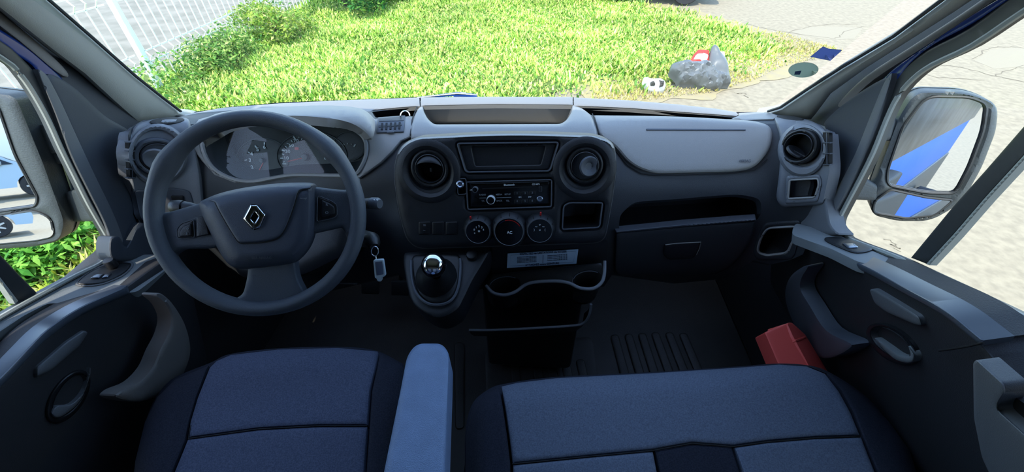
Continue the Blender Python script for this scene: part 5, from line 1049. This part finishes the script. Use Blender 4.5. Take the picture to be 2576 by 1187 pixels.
arm_o = rnd([(1024, 895, 34), (1048, 864, 24), (1112, 864, 24), (1131, 890, 26), (1129, 960), (1120, 1187), (1112, 1400), (930, 1400), (966, 1187), (1010, 970)], 20, 6)
conform('armrest', arm_o, AR, 'armrest_vinyl', DS, .004, .010, 16, .06, step=14)
tube('armrest_arm', [(-.14, .05, .66), (-.14, -.1, .62), (-.16, -.2, .58)], .03, 'black_plastic', DS, seg=12)
BO = catmull([Vector(q) for q in [(1172, 1240), (1170, 1100), (1186, 1020), (1224, 982), (1270, 965), (1400, 948), (1650, 935), (1850, 922), (1960, 914), (2040, 920), (2090, 938), (2170, 990), (2240, 1060), (2290, 1130), (2330, 1250), (2380, 1450), (1172, 1450)]], 5, True)
bS = seat_surface(.53, .08, BO, 60, .055)
BS2 = empty('bench_seat', (.25, .1, .0), 'double passenger bench in blue grey fabric with dark centre strip and bolsters', 'seat')
conform('cushion_insert', crn([(1262, 972), (1300, 963), (1400, 951), (1650, 938), (1850, 925), (1960, 917), (2030, 922), (2075, 940), (2110, 985), (2140, 1040), (2162, 1094), (2050, 1098), (1930, 1108), (1845, 1120), (1740, 1112), (1640, 1130), (1480, 1145), (1290, 1164), (1282, 1100), (1272, 1030)]), bS, 'bench_fabric', BS2, .006, .006, 12, .02, step=15)
conform('cushion_insert', crn([(1291, 1170), (1480, 1151), (1642, 1136), (1652, 1187), (1665, 1450), (1290, 1450)]), bS, 'bench_fabric', BS2, .006, .006, 10, .02, step=16)
conform('centre_strip', crn([(1648, 1134), (1740, 1118), (1840, 1125), (1860, 1187), (1900, 1450), (1672, 1450), (1660, 1187)]), bS, 'seat_bolster', BS2, .003, .003, 10, .02, step=16)
conform('cushion_insert', crn([(1848, 1126), (1930, 1114), (2050, 1104), (2166, 1100), (2200, 1187), (2300, 1450), (1910, 1450), (1870, 1187)]), bS, 'bench_fabric', BS2, .006, .006, 10, .02, step=16)
conform('cushion_bolster', crn([(1172, 1450), (1172, 1100), (1188, 1022), (1226, 986), (1256, 974), (1266, 1030), (1276, 1100), (1284, 1168), (1284, 1450)]), bS, 'seat_bolster', BS2, .008, .008, 14, .07, step=15)
conform('cushion_bolster', crn([(2036, 922), (2088, 940), (2168, 992), (2238, 1062), (2288, 1132), (2326, 1250), (2370, 1450), (2306, 1450), (2206, 1187), (2168, 1094), (2146, 1038), (2116, 983), (2080, 940)]), bS, 'seat_bolster', BS2, .008, .008, 12, .07, step=15)
conform('cushion_base', BO, Plane((0, .35, .522), (0, -.08, 1)), 'seat_bolster', BS2, .0, .02, 20, .16, step=26, down=(0, .12, -1))
rim('seat_seam', crn([(1288, 1167), (1480, 1148), (1642, 1133), (1740, 1115), (1845, 1123), (1930, 1111), (2050, 1101), (2164, 1097)]), bS, .001, 'deep_black', BS2, .004, closed=False)
box('seat_base', (.22, .22, .20), (.70, .32, .32), 'black_plastic', BS2, .03); box('seat_back', (.24, -.26, .82), (.80, .12, .66), 'seat_bolster', BS2, .05, Matrix.Rotation(.12, 3, 'X'), 4)
for x in (.06, .42): box('back_insert', (x, -.20, .82), (.30, .03, .60), 'bench_fabric', BS2, .012, Matrix.Rotation(.12, 3, 'X'), 3)
# red wedge shaped box beside the bench
RP1 = RT(1990, 812, 1.02)
RB = empty('red_case', RP1+Vector((0, 0, -.2)), 'red plastic case standing between the bench end and the passenger door', 'case')
rfP = P3(RT(1925, 833, 1.0), RT(1990, 812, 1.0), RT(2010, 935, .95))
fo = [(1923, 836), (1985, 812), (2012, 838), (2080, 937), (2000, 950), (1962, 920)]
conform('front_face', rnd([(1923, 836, 5), (1981, 812, 8), (1994, 845, 3), (2048, 940, 3), (1990, 960), (1958, 918)], 6, 4), rfP, 'red_plastic', RB, .004, .003, 5, .06, step=12)
rsP = P3(RT(1981, 812, 1.0), RT(2048, 940, .945), RT(2024, 836, 1.03))
sd_ = conform('side_face', rnd([(1979, 812, 6), (1992, 811, 8), (2026, 842, 3), (2084, 937, 3), (2070, 950), (2046, 942), (1994, 845)], 5, 4), rsP, 'red_plastic', RB, .004, .003, 4, .05, step=12)
conform('side_step', rnd([(2000, 854), (2026, 845), (2030, 850), (2003, 860)], 2, 2), rsP, 'red_plastic', RB, .008, .003, 2, .01, step=12)
